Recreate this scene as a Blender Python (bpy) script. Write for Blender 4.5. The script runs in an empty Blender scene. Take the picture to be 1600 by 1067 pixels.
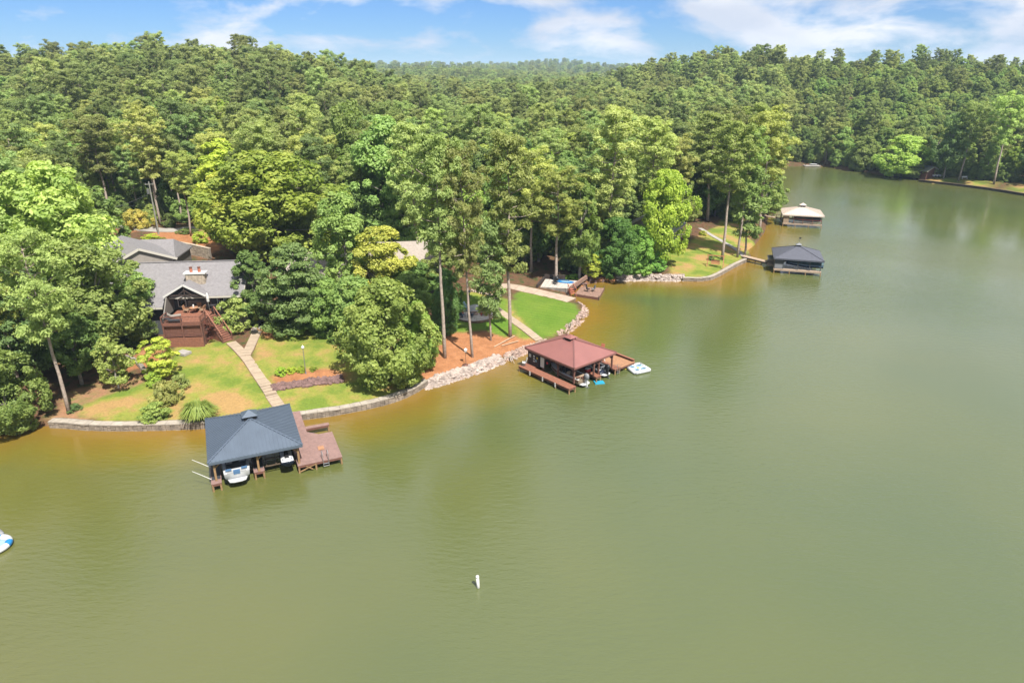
import bpy, math, random
import numpy as np
from mathutils import Vector, Matrix

R = math.radians
rnd = random.Random(7)
sc = bpy.context.scene
col = sc.collection

# ------------------------------------------------------------------ camera
CAM_H = 34.0
PITCH = R(21.6)
FOC = 1067.0                       # focal length in pixels of the 1600 px wide photograph
cam = bpy.data.cameras.new('camera'); camo = bpy.data.objects.new('camera', cam); col.objects.link(camo)
cam.sensor_width = 36; cam.lens = 36 * FOC / 1600
cam.clip_start = 0.5; cam.clip_end = 12000
camo.location = (0, 0, CAM_H); camo.rotation_euler = (R(90) - PITCH, 0, 0)
sc.camera = camo

# ------------------------------------------------------------------ light
SUN_EL = R(57)
sx, sy = 0.50, -0.866              # horizontal direction towards the sun
w = bpy.data.worlds.new('World'); sc.world = w; w.use_nodes = True
nt = w.node_tree; nt.nodes.clear()
N = nt.nodes.new; L = nt.links.new
out = N('ShaderNodeOutputWorld'); bg = N('ShaderNodeBackground'); sky = N('ShaderNodeTexSky')
sky.sky_type = 'NISHITA'; sky.sun_disc = False
sky.sun_elevation = SUN_EL; sky.sun_rotation = math.atan2(sx, sy)
sky.air_density = 1.0; sky.dust_density = 0.2; sky.ozone_density = 4.0; sky.altitude = 300
tc = N('ShaderNodeTexCoord')
mp = N('ShaderNodeMapping'); mp.inputs['Scale'].default_value = (6.0, 6.0, 17.0); mp.inputs['Location'].default_value = (0.35, 0.0, 0.55)
L(tc.outputs['Generated'], mp.inputs[0])
n1 = N('ShaderNodeTexNoise'); n1.inputs['Scale'].default_value = 1.0; n1.inputs['Detail'].default_value = 9; n1.inputs['Roughness'].default_value = 0.56
n1.inputs['Distortion'].default_value = 0.25
L(mp.outputs[0], n1.inputs['Vector'])
# more cloud towards the right-hand side of the view, as on the day
sep = N('ShaderNodeSeparateXYZ'); L(tc.outputs['Generated'], sep.inputs[0])
bia = N('ShaderNodeMath'); bia.operation = 'MULTIPLY_ADD'; bia.inputs[1].default_value = 0.15
bz = N('ShaderNodeMath'); bz.operation = 'MULTIPLY'; bz.inputs[1].default_value = 0.30; L(sep.outputs['Z'], bz.inputs[0]); L(bz.outputs[0], bia.inputs[2])  # denser cloud higher up, out of view, added to brighten reflections and fill
L(sep.outputs['X'], bia.inputs[0])
ad = N('ShaderNodeMath'); L(n1.outputs['Fac'], ad.inputs[0]); L(bia.outputs[0], ad.inputs[1])
cr = N('ShaderNodeValToRGB'); cr.color_ramp.elements[0].position = 0.465; cr.color_ramp.elements[1].position = 0.61
cr.color_ramp.elements[0].color = (0, 0, 0, 1); cr.color_ramp.elements[1].color = (1, 1, 1, 1)
L(ad.outputs[0], cr.inputs[0])
n2 = N('ShaderNodeTexNoise'); n2.inputs['Scale'].default_value = 0.9; n2.inputs['Detail'].default_value = 5
L(mp.outputs[0], n2.inputs['Vector'])
cc = N('ShaderNodeValToRGB'); cc.color_ramp.elements[0].position = 0.40; cc.color_ramp.elements[1].position = 0.62
cc.color_ramp.elements[0].color = (5.6, 6.1, 7.2, 1); cc.color_ramp.elements[1].color = (7.9, 8.0, 8.5, 1)
L(n2.outputs['Fac'], cc.inputs[0])
tn = N('ShaderNodeMixRGB'); tn.blend_type = 'MULTIPLY'; tn.inputs[0].default_value = 1; tn.inputs[2].default_value = (0.40, 0.62, 1.0, 1); L(sky.outputs[0], tn.inputs[1])
mx = N('ShaderNodeMixRGB'); L(cr.outputs[0], mx.inputs[0]); L(tn.outputs[0], mx.inputs[1]); L(cc.outputs[0], mx.inputs[2])
L(mx.outputs[0], bg.inputs['Color']); bg.inputs['Strength'].default_value = 0.06
L(bg.outputs[0], out.inputs['Surface'])

sun = bpy.data.lights.new('sun', 'SUN'); sun.energy = 5.0; sun.angle = R(0.53); sun.color = (1.0, 0.955, 0.88)
suno = bpy.data.objects.new('sun', sun); col.objects.link(suno)
suno.rotation_euler = Vector((-sx * math.cos(SUN_EL), -sy * math.cos(SUN_EL), -math.sin(SUN_EL))).to_track_quat('-Z', 'Y').to_euler()
suno.location = (60, -100, 200)

sc.view_settings.view_transform = 'Standard'; sc.view_settings.look = 'None'
sc.view_settings.exposure = 1.05; sc.view_settings.gamma = 1.0; sc.view_settings.use_curve_mapping = False
sc.cycles.max_bounces = 6; sc.cycles.diffuse_bounces = 4; sc.cycles.glossy_bounces = 2; sc.cycles.transmission_bounces = 3
sc.cycles.transparent_max_bounces = 4; sc.cycles.volume_bounces = 0
sc.cycles.caustics_reflective = False; sc.cycles.caustics_refractive = False
sc.cycles.use_denoising = True

# ------------------------------------------------------------------ helpers: ids
def tag(o, label=None, cat=None, group=None, kind=None):
    if label: o['label'] = label
    if cat: o['category'] = cat
    if group: o['group'] = group
    if kind: o['kind'] = kind
    return o

def empty(name, loc=(0, 0, 0), rz=0.0):
    o = bpy.data.objects.new(name, None); col.objects.link(o)
    o.location = loc; o.rotation_euler = (0, 0, rz); o.empty_display_size = 0.3
    return o

def children(o): return [c for c in o.children]

def copy_tree(o, parent=None):
    c = o.copy(); col.objects.link(c)
    if parent: c.parent = parent
    for ch in children(o): copy_tree(ch, c)
    return c

# ------------------------------------------------------------------ helpers: materials
_m = {}
ALB = 0.62
def mat(name, c, rough=0.6, metal=0.0, var=0.0, vs=1.0, bump=0.0, bs=8.0, spec=0.5, streak=None, c2=None, scale=None):
    if name in _m: return _m[name]
    m = bpy.data.materials.new(name); m.use_nodes = True; _m[name] = m
    c = tuple(x * ALB for x in c)
    t = m.node_tree; p = t.nodes['Principled BSDF']
    p.inputs['Base Color'].default_value = (*c, 1); p.inputs['Roughness'].default_value = rough
    p.inputs['Metallic'].default_value = metal; p.inputs['Specular IOR Level'].default_value = spec
    if var or bump or c2:
        co = t.nodes.new('ShaderNodeTexCoord'); mp = t.nodes.new('ShaderNodeMapping')
        t.links.new(co.outputs['Object'], mp.inputs[0])
        if scale: mp.inputs['Scale'].default_value = scale
        n = t.nodes.new('ShaderNodeTexNoise'); n.inputs['Scale'].default_value = vs; n.inputs['Detail'].default_value = 6
        n.inputs['Roughness'].default_value = 0.65
        t.links.new(mp.outputs[0], n.inputs['Vector'])
        r = t.nodes.new('ShaderNodeValToRGB')
        lo = tuple(max(0, x * (1 - var)) for x in c); hi = tuple(min(1, x * (1 + var)) for x in (c2 or c))
        r.color_ramp.elements[0].position = 0.32; r.color_ramp.elements[1].position = 0.68
        r.color_ramp.elements[0].color = (*lo, 1); r.color_ramp.elements[1].color = (*hi, 1)
        t.links.new(n.outputs['Fac'], r.inputs[0]); t.links.new(r.outputs[0], p.inputs['Base Color'])
        if bump:
            n2 = t.nodes.new('ShaderNodeTexNoise'); n2.inputs['Scale'].default_value = bs; n2.inputs['Detail'].default_value = 4
            t.links.new(mp.outputs[0], n2.inputs['Vector'])
            b = t.nodes.new('ShaderNodeBump'); b.inputs['Strength'].default_value = bump; b.inputs['Distance'].default_value = 0.05
            t.links.new(n2.outputs['Fac'], b.inputs['Height']); t.links.new(b.outputs[0], p.inputs['Normal'])
    return m

def leaf_mat(name, c0, c1, transl=0.32):
    m = bpy.data.materials.new(name); m.use_nodes = True
    t = m.node_tree; t.nodes.clear(); n = t.nodes.new; l = t.links.new
    o = n('ShaderNodeOutputMaterial')
    at_ = n('ShaderNodeAttribute'); at_.attribute_name = 'tone'
    oi = n('ShaderNodeObjectInfo')
    cr_ = n('ShaderNodeMixRGB'); cr_.inputs[1].default_value = (*c0, 1); cr_.inputs[2].default_value = (*c1, 1)
    l(at_.outputs['Fac'], cr_.inputs[0])
    hs = n('ShaderNodeHueSaturation')
    mh = n('ShaderNodeMapRange'); mh.inputs[3].default_value = 0.466; mh.inputs[4].default_value = 0.512; l(oi.outputs['Random'], mh.inputs[0])
    mm = n('ShaderNodeMath'); mm.operation = 'MULTIPLY'; mm.inputs[1].default_value = 7.31; l(oi.outputs['Random'], mm.inputs[0])
    fr = n('ShaderNodeMath'); fr.operation = 'FRACT'; l(mm.outputs[0], fr.inputs[0])
    mv = n('ShaderNodeMapRange'); mv.inputs[3].default_value = 0.68; mv.inputs[4].default_value = 1.35; l(fr.outputs[0], mv.inputs[0])
    l(mh.outputs[0], hs.inputs['Hue']); l(mv.outputs[0], hs.inputs['Value']); l(cr_.outputs[0], hs.inputs['Color'])
    hs.inputs['Saturation'].default_value = 0.95
    mu = n('ShaderNodeMixRGB'); mu.blend_type = 'MULTIPLY'; mu.inputs[0].default_value = 1
    l(hs.outputs[0], mu.inputs[1]); l(oi.outputs['Color'], mu.inputs[2])
    d = n('ShaderNodeBsdfPrincipled'); d.inputs['Roughness'].default_value = 0.55; d.inputs['Specular IOR Level'].default_value = 0.28
    l(mu.outputs[0], d.inputs['Base Color'])
    tr = n('ShaderNodeBsdfTranslucent')
    g = n('ShaderNodeMixRGB'); g.blend_type = 'MULTIPLY'; g.inputs[0].default_value = 1; g.inputs[2].default_value = (1.25, 1.35, 0.6, 1)
    l(mu.outputs[0], g.inputs[1]); l(g.outputs[0], tr.inputs['Color'])
    ms = n('ShaderNodeMixShader'); ms.inputs[0].default_value = transl
    l(d.outputs[0], ms.inputs[1]); l(tr.outputs[0], ms.inputs[2]); l(ms.outputs[0], o.inputs['Surface'])
    return m

# ------------------------------------------------------------------ helpers: meshes
class MB:
    def __init__(s, T=None): s.v = []; s.f = []; s.T = T
    def add(s, vs, fs):
        b = len(s.v)
        for p in vs:
            p = Vector(p)
            s.v.append(s.T @ p if s.T else p)
        s.f += [tuple(b + i for i in f) for f in fs]
        return s
    def box(s, c, d, rz=0.0, rx=0.0, ry=0.0):
        M = Matrix.Translation(c) @ Matrix.Rotation(rz, 4, 'Z') @ Matrix.Rotation(ry, 4, 'Y') @ Matrix.Rotation(rx, 4, 'X')
        x, y, z = d[0] / 2, d[1] / 2, d[2] / 2
        vs = [M @ Vector(p) for p in [(-x,-y,-z),(x,-y,-z),(x,y,-z),(-x,y,-z),(-x,-y,z),(x,-y,z),(x,y,z),(-x,y,z)]]
        return s.add(vs, [(3,2,1,0),(4,5,6,7),(0,1,5,4),(1,2,6,5),(2,3,7,6),(3,0,4,7)])
    def bar(s, p, q, wd, hd):           # box from p to q, width wd (horizontal), height hd
        p = Vector(p); q = Vector(q); d = (q - p); ln = d.length
        if ln < 1e-6: return s
        z = d.normalized(); up = Vector((0, 0, 1)) if abs(z.z) < 0.95 else Vector((0, 1, 0))
        x = z.cross(up).normalized(); y = x.cross(z)
        vs = []
        for b in (p, q):
            for a, c in ((-1,-1),(1,-1),(1,1),(-1,1)): vs.append(b + x * a * wd / 2 + y * c * hd / 2)
        return s.add(vs, [(0,1,2,3),(7,6,5,4),(0,4,5,1),(1,5,6,2),(2,6,7,3),(3,7,4,0)])
    def tube(s, p, q, r, r2=None, n=8, cap=True):
        r2 = r if r2 is None else r2
        p = Vector(p); q = Vector(q); z = (q - p).normalized(); up = Vector((0,0,1)) if abs(z.z) < 0.95 else Vector((0,1,0))
        x = z.cross(up).normalized(); y = z.cross(x)
        vs = []
        for b, rr in ((p, r), (q, r2)):
            for i in range(n):
                a = 2 * math.pi * i / n; vs.append(b + (x * math.cos(a) + y * math.sin(a)) * rr)
        fs = [(i, (i + 1) % n, n + (i + 1) % n, n + i) for i in range(n)]
        if cap: fs += [tuple(range(n - 1, -1, -1)), tuple(range(n, 2 * n))]
        return s.add(vs, fs)
    def path(s, pts, rs, n=8):
        # one continuous swept tube
        pts = [Vector(p) for p in pts]; rings = []; x = None
        for i, p in enumerate(pts):
            z = (pts[min(i + 1, len(pts) - 1)] - pts[max(i - 1, 0)]).normalized()
            if x is None:
                up = Vector((0,0,1)) if abs(z.z) < 0.95 else Vector((0,1,0)); x = z.cross(up).normalized()
            x = (x - z * x.dot(z)).normalized(); y = z.cross(x)
            rings.append([p + (x * math.cos(2*math.pi*k/n) + y * math.sin(2*math.pi*k/n)) * rs[i] for k in range(n)])
        s.loft(rings)
        return s
    def loft(s, rings, cap=True, closed=True):
        n = len(rings[0]); vs = [p for r in rings for p in r]; fs = []
        for k in range(len(rings) - 1):
            for i in range(n if closed else n - 1):
                j = (i + 1) % n
                fs.append((k * n + i, k * n + j, (k + 1) * n + j, (k + 1) * n + i))
        if cap:
            fs.append(tuple(range(n - 1, -1, -1))); fs.append(tuple((len(rings) - 1) * n + i for i in range(n)))
        return s.add(vs, fs)
    def prism(s, poly, z0, z1):         # poly = list of (x,y)
        n = len(poly); vs = [(x, y, z0) for x, y in poly] + [(x, y, z1) for x, y in poly]
        fs = [tuple(range(n - 1, -1, -1)), tuple(range(n, 2 * n))] + [(i, (i + 1) % n, n + (i + 1) % n, n + i) for i in range(n)]
        return s.add(vs, fs)
    def slab(s, pts, th):               # planar polygon of 3D points given depth th downwards
        n = len(pts); vs = [tuple(p) for p in pts] + [(p[0], p[1], p[2] - th) for p in pts]
        fs = [tuple(range(n)), tuple(range(2 * n - 1, n - 1, -1))] + [(i, n + i, n + (i + 1) % n, (i + 1) % n) for i in range(n)]
        return s.add(vs, fs)
    def ball(s, c, r, sx=1, sy=1, sz=1, n=8, m=5, jit=0, rr=None):
        rings = []; vs = []
        for k in range(m + 1):
            th = math.pi * k / m
            for i in range(n):
                a = 2 * math.pi * i / n; j = 1 + (rr.uniform(-jit, jit) if rr else 0)
                vs.append((c[0] + r * sx * j * math.sin(th) * math.cos(a), c[1] + r * sy * j * math.sin(th) * math.sin(a), c[2] + r * sz * j * math.cos(th)))
        fs = [(k * n + i, (k + 1) * n + i, (k + 1) * n + (i + 1) % n, k * n + (i + 1) % n) for k in range(m) for i in range(n)]
        return s.add(vs, fs)
    def mesh(s, name, smooth=False):
        me = bpy.data.meshes.new(name); me.from_pydata([tuple(v) for v in s.v], [], s.f); me.validate(); me.update()
        if smooth: me.polygons.foreach_set('use_smooth', [True] * len(me.polygons))
        return me
    def build(s, name, m, parent=None, smooth=False):
        me = s.mesh(name, smooth); me.materials.append(m)
        o = bpy.data.objects.new(name, me); col.objects.link(o)
        if parent: o.parent = parent
        return o

def B(c, d, name, m, parent=None, rz=0.0, **k): return MB().box(c, d, rz, **k).build(name, m, parent)

def ring(pts): return [tuple(p) for p in pts]

# ------------------------------------------------------------------ geography
cp, sp = math.cos(PITCH), math.sin(PITCH)
def ray(px, py):
    u = (px - 800) / FOC; v = (py - 533.5) / FOC
    return u, cp - v * sp, sp + v * cp           # x, y, downwards per unit of depth
def P(px, py, z=0.0):
    x, y, d = ray(px, py); k = (CAM_H - z) / d
    return (x * k, y * k, z)

SHORE_PX = [(-60,688),(-20,680),(20,672),(60,664),(100,663),(150,669),(230,669),(320,666),(400,660),(470,653),(540,643),(600,630),(640,615),(660,601),
 (705,592),(750,578),(790,561),(820,549),(852,538),(880,522),(900,505),(911,492),(912,483),(897,473),(880,466),(896,452),(925,441),(975,437),(1010,437),(1060,438),
 (1100,439),(1118,432),(1140,419),(1165,407),(1172,401),(1166,391),(1178,382),(1185,373),(1193,362),(1196,350),(1200,335),(1206,310),(1212,285),(1220,266),(1240,257),
 (1290,263),(1340,268),(1370,272),(1400,278),(1440,284),(1500,291),(1560,299),(1600,306)]
shore = [P(a, b)[:2] for a, b in SHORE_PX]
lake = [(-320, 40), (-95, 60)] + shore + [(185, 190), (260, 170), (600, 150), (600, -300), (-320, -300)]
LK = np.array(lake)

def sdist(x, y, poly, closed=True):
    """signed distance to polygon, positive outside"""
    x = np.asarray(x, float); y = np.asarray(y, float)
    best = np.full(x.shape, 1e18); inside = np.zeros(x.shape, bool)
    n = len(poly)
    for i in range(n):
        ax, ay = poly[i]; bx, by = poly[(i + 1) % n]
        dx, dy = bx - ax, by - ay; L2 = dx * dx + dy * dy + 1e-12
        t = np.clip(((x - ax) * dx + (y - ay) * dy) / L2, 0, 1)
        best = np.minimum(best, (x - ax - t * dx) ** 2 + (y - ay - t * dy) ** 2)
        c = ((ay > y) != (by > y)) & (x < (bx - ax) * (y - ay) / (by - ay + 1e-30) + ax)
        inside ^= c
    d = np.sqrt(best)
    return np.where(inside, -d, d)

def sst(a, b, x):
    t = np.clip((x - a) / (b - a), 0, 1); return t * t * (3 - 2 * t)

def wob(x, y, s, ph):
    return (np.sin(x * s + ph) * np.cos(y * s * 1.13 + ph * 1.7) + 0.5 * np.sin(x * s * 2.3 + y * s * 1.9 + ph * 3.1) + 0.25 * np.cos(x * s * 4.7 - y * s * 4.1 + ph)) / 1.75

def gau(x, y, cx, cy, ax, ay): return np.exp(-0.5 * (((x - cx) / ax) ** 2 + ((y - cy) / ay) ** 2))

def height(x, y, d=None):
    x = np.asarray(x, float); y = np.asarray(y, float)
    if d is None: d = sdist(x, y, LK)
    dp = np.maximum(d, 0)
    base = 0.60 + 3.8 * (1 - np.exp(-dp / 34))
    far = sst(20, 130, dp)
    hills = 16.0 * sst(-12, -110, x) * gau(x, y, 0, 322, 1e6, 82) + 22.5 * sst(15, 150, x) * (1 - .22 * sst(230, 330, x)) * gau(x, y, 0, 458, 1e6, 92)
    hills = hills + 11 * gau(x, y, -110, 1000, 100, 120) + 26 * gau(x, y, 140, 2250, 95, 200) + 14 * gau(x, y, -420, 1900, 420, 300) + 12 * gau(x, y, 700, 1700, 300, 300)
    hills = hills + 8 * sst(700, 1800, y)
    hills = hills + 2.0 * wob(x, y, 0.021, 1.3) * sst(120, 300, y) + 0.7 * wob(x, y, 0.09, 2.1) * sst(6, 30, dp)
    land = base + (hills - 2.0 * gau(x, y, 20, 400, 70, 120)) * far + 0.10 * wob(x, y, 0.7, 0.4) * sst(0, 4, dp)
    # house terrace and foot of the back bank
    bed = np.where(d > -1.4, -1.4, np.maximum(-1.4 + (d + 1.4) * 0.16, -4.5))
    return bed + (land - bed) * sst(-1.3, 0.25, d)

def hz(x, y): return float(height(np.array([x]), np.array([y]))[0])

_T = np.concatenate([np.arange(45, 330, 0.25), np.arange(330, 2500, 4.0)])
def at(px, py, dz=0.0):
    u, f, d = ray(px, py)
    k = _T / f
    xs, ys, zs = u * k, f * k, CAM_H - d * k
    h = height(xs, ys)
    i = int(np.argmax(zs < h))
    if i == 0: i = len(_T) - 1
    a = (zs[i-1] - h[i-1]); b = (zs[i] - h[i]); t = a / (a - b + 1e-12)
    x = xs[i-1] + (xs[i] - xs[i-1]) * t; y = ys[i-1] + (ys[i] - ys[i-1]) * t
    return Vector((float(x), float(y), float(height(np.array([x]), np.array([y]))[0]) + dz))

def top_z(y, py):
    u, f, d = ray(800, py); return CAM_H - y * d / f
def to_px(x, y, z):
    dep = y * cp + (CAM_H - z) * sp
    v = ((CAM_H - z) * cp - y * sp) / dep
    return 800 + FOC * x / dep, 533.5 + FOC * v, dep

# ground cover outlines (traced on the ground), each gets its own cover weight
def world_poly(pxs): return [tuple(at(a, b)[:2]) for a, b in pxs]
LAWN = [[(145,655),(118,645),(150,625),(185,612),(225,600),(250,585),(272,545),(300,528),(330,530),(360,535),(385,560),(405,600),(430,640),(400,655),(320,662),(230,664)],
        [(408,640),(395,560),(392,528),(405,513),(440,512),(520,520),(560,530),(600,540),(640,560),(655,598),(635,611),(600,626),(540,640),(470,650)],
        [(700,520),(700,480),(725,455),(760,455),(800,470),(845,530),(855,530),(835,545),(800,520),(760,516)],
        [(1035,395),(1055,385),(1072,385),(1090,368),(1130,350),(1170,372),(1180,385),(1163,404),(1138,416),(1116,430),(1100,436),(1070,436),(1050,430)],
        [(1445,278),(1480,276),(1600,287),(1680,300),(1680,314),(1600,303),(1540,294),(1450,283)],
        [(275,372),(340,352),(345,362),(300,375)],
        [(1130,340),(1165,345),(1185,355),(1178,372),(1120,352)]]
SOD = [[(812,452),(870,468),(893,473),(908,484),(906,492),(895,505),(872,520),(845,530),(808,492),(800,470)],
       [(700,455),(790,470),(805,520),(790,528),(760,516),(705,520)],[(865,428),(905,432),(910,440),(880,445)]]
STRAW = [[(650,598),(640,570),(665,540),(705,518),(765,520),(800,524),(840,532),(835,545),(800,552),(760,570),(700,588)],
         [(228,368),(262,358),(330,372),(345,385),(325,404),(265,390),(240,376)],
         [(405,512),(425,505),(470,520),(415,530),(402,524)],[(425,590),(440,580),(520,575),(545,588),(545,595),(430,604)],
         [(900,440),(930,432),(985,434),(925,441),(905,450)],[(180,355),(210,345),(215,362),(190,366)],
         [(195,560),(230,545),(262,552),(262,565),(215,575),(190,585)]]
CLAY = [[(80,655),(100,615),(150,600),(220,590),(250,575),(290,560),(280,590),(230,615),(185,640),(130,662)]]
covers = [(0, [world_poly(p) for p in LAWN]), (1, [world_poly(p) for p in SOD]), (2, [world_poly(p) for p in STRAW]), (3, [world_poly(p) for p in CLAY])]

def axis(lo, hi, step, end_lo, end_hi, g=1.12):
    a = list(np.arange(lo, hi + 1e-6, step)); s = step; v = a[-1]
    while v < end_hi: s = min(s * g, 60); v += s; a.append(v)
    s = step; v = a[0]; b = []
    while v > end_lo: s = min(s * g, 60); v -= s; b.append(v)
    return np.array(b[::-1] + a)
XS = axis(-70, 72, 0.5, -2600, 2600); YS = axis(54, 152, 0.5, -120, 4600)
GX, GY = np.meshgrid(XS, YS)
GD = sdist(GX, GY, LK)
GH = height(GX, GY, GD)

def grid_mesh(name, Z, smooth=True, mask=None):
    ny, nx = Z.shape
    co = np.stack([GX, GY, Z], -1).reshape(-1, 3).astype(np.float32)
    idx = np.arange(ny * nx).reshape(ny, nx)
    q = np.stack([idx[:-1, :-1], idx[:-1, 1:], idx[1:, 1:], idx[1:, :-1]], -1).reshape(-1, 4)
    if mask is not None:
        keep = mask.reshape(-1)[q].any(1); q = q[keep]
    return np_mesh(name, co, q, smooth)

def np_mesh(name, co, q, smooth=False):
    me = bpy.data.meshes.new(name)
    me.vertices.add(len(co)); me.vertices.foreach_set('co', np.ascontiguousarray(co, np.float32).ravel())
    me.loops.add(q.size); me.loops.foreach_set('vertex_index', np.ascontiguousarray(q, np.int32).ravel())
    k = q.shape[1]
    me.polygons.add(len(q)); me.polygons.foreach_set('loop_start', np.arange(0, q.size, k, dtype=np.int32))
    me.update(calc_edges=True)
    me.polygons.foreach_set('use_smooth', np.full(len(q), smooth))
    return me

# ---- ground
gm = grid_mesh('ground', GH, True, GD > -6)
cov = np.zeros((GX.size, 4), np.float32)
near = (GX.ravel() > -80) & (GX.ravel() < 200) & (GY.ravel() > 50) & (GY.ravel() < 260)
nx_, ny_ = GX.ravel()[near], GY.ravel()[near]
jx = nx_ + 0.5 * wob(nx_, ny_, 1.3, 0.7); jy = ny_ + 0.5 * wob(nx_, ny_, 1.1, 2.9)
for ch, polys in covers:
    wgt = np.zeros(nx_.shape)
    for pl in polys: wgt = np.maximum(wgt, sst(0.45, -0.45, sdist(jx, jy, pl)))
    cov[near, ch] = wgt
ca = gm.color_attributes.new('cover', 'FLOAT_COLOR', 'POINT'); ca.data.foreach_set('color', cov.ravel())

def ground_material():
    m = bpy.data.materials.new('ground_cover'); m.use_nodes = True
    t = m.node_tree; n = t.nodes.new; l = t.links.new; p = t.nodes['Principled BSDF']
    p.inputs['Roughness'].default_value = 0.95; p.inputs['Specular IOR Level'].default_value = 0.15
    co = n('ShaderNodeTexCoord')
    def noise(s, d=6, r=0.6):
        x = n('ShaderNodeTexNoise'); x.inputs['Scale'].default_value = s; x.inputs['Detail'].default_value = d; x.inputs['Roughness'].default_value = r
        l(co.outputs['Object'], x.inputs['Vector']); return x.outputs['Fac']
    def ramp(f, *st):
        x = n('ShaderNodeValToRGB'); e = x.color_ramp.elements
        while len(e) < len(st): e.new(0.5)
        for el, (pos, c) in zip(e, st): el.position = pos; el.color = (*c, 1)
        l(f, x.inputs[0]); return x.outputs[0]
    def mix(f, a, b):
        x = n('ShaderNodeMixRGB'); l(f, x.inputs[0]); l(a, x.inputs[1]); l(b, x.inputs[2]); return x.outputs[0]
    big = noise(0.22, 4); fine = noise(4.0, 8, 0.78); mid = noise(0.9, 6)
    litter = ramp(mid, (0.3, (0.07, 0.04, 0.024)), (0.5, (0.14, 0.075, 0.042)), (0.62, (0.06, 0.07, 0.024)))
    lawn = ramp(big, (0.40, (0.135, 0.190, 0.028)), (0.50, (0.225, 0.235, 0.045)), (0.62, (0.34, 0.215, 0.085)))
    sod = ramp(big, (0.35, (0.088, 0.170, 0.016)), (0.65, (0.140, 0.205, 0.028)))
    wv_ = n('ShaderNodeTexWave'); wv_.inputs['Scale'].default_value = 0.55; wv_.inputs['Distortion'].default_value = 1.2; wv_.inputs['Detail Scale'].default_value = 0.3
    rot_ = n('ShaderNodeMapping'); rot_.inputs['Rotation'].default_value = (0, 0, R(62)); l(co.outputs['Object'], rot_.inputs[0]); l(rot_.outputs[0], wv_.inputs['Vector'])
    mow = ramp(wv_.outputs['Fac'], (0.2, (0.88, 0.88, 0.88)), (0.8, (1.12, 1.12, 1.12)))
    ms_ = n('ShaderNodeMixRGB'); ms_.blend_type = 'MULTIPLY'; ms_.inputs[0].default_value = 1; l(sod, ms_.inputs[1]); l(mow, ms_.inputs[2]); sod = ms_.outputs[0]
    straw = ramp(mid, (0.3, (0.27, 0.115, 0.05)), (0.7, (0.40, 0.185, 0.085)))
    clay = ramp(mid, (0.35, (0.30, 0.16, 0.09)), (0.5, (0.26, 0.155, 0.08)), (0.7, (0.15, 0.155, 0.045)))
    a = n('ShaderNodeAttribute'); a.attribute_name = 'cover'
    s = n('ShaderNodeSeparateColor'); l(a.outputs['Color'], s.inputs[0])
    c = mix(a.outputs['Alpha'], litter, clay)
    c = mix(s.outputs['Red'], c, lawn); c = mix(s.outputs['Blue'], c, straw); c = mix(s.outputs['Green'], c, sod)
    fm = ramp(fine, (0.25, (0.52, 0.52, 0.52)), (0.75, (1.05, 1.05, 1.05)))
    mu = n('ShaderNodeMixRGB'); mu.blend_type = 'MULTIPLY'; mu.inputs[0].default_value = 1; l(c, mu.inputs[1]); l(fm, mu.inputs[2])
    l(mu.outputs[0], p.inputs['Base Color'])
    b = n('ShaderNodeBump'); b.inputs['Strength'].default_value = 0.6; b.inputs['Distance'].default_value = 0.12
    l(fine, b.inputs['Height']); l(b.outputs[0], p.inputs['Normal'])
    return m
gm.materials.append(ground_material())
g = bpy.data.objects.new('ground', gm); col.objects.link(g); tag(g, kind='structure')

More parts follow.
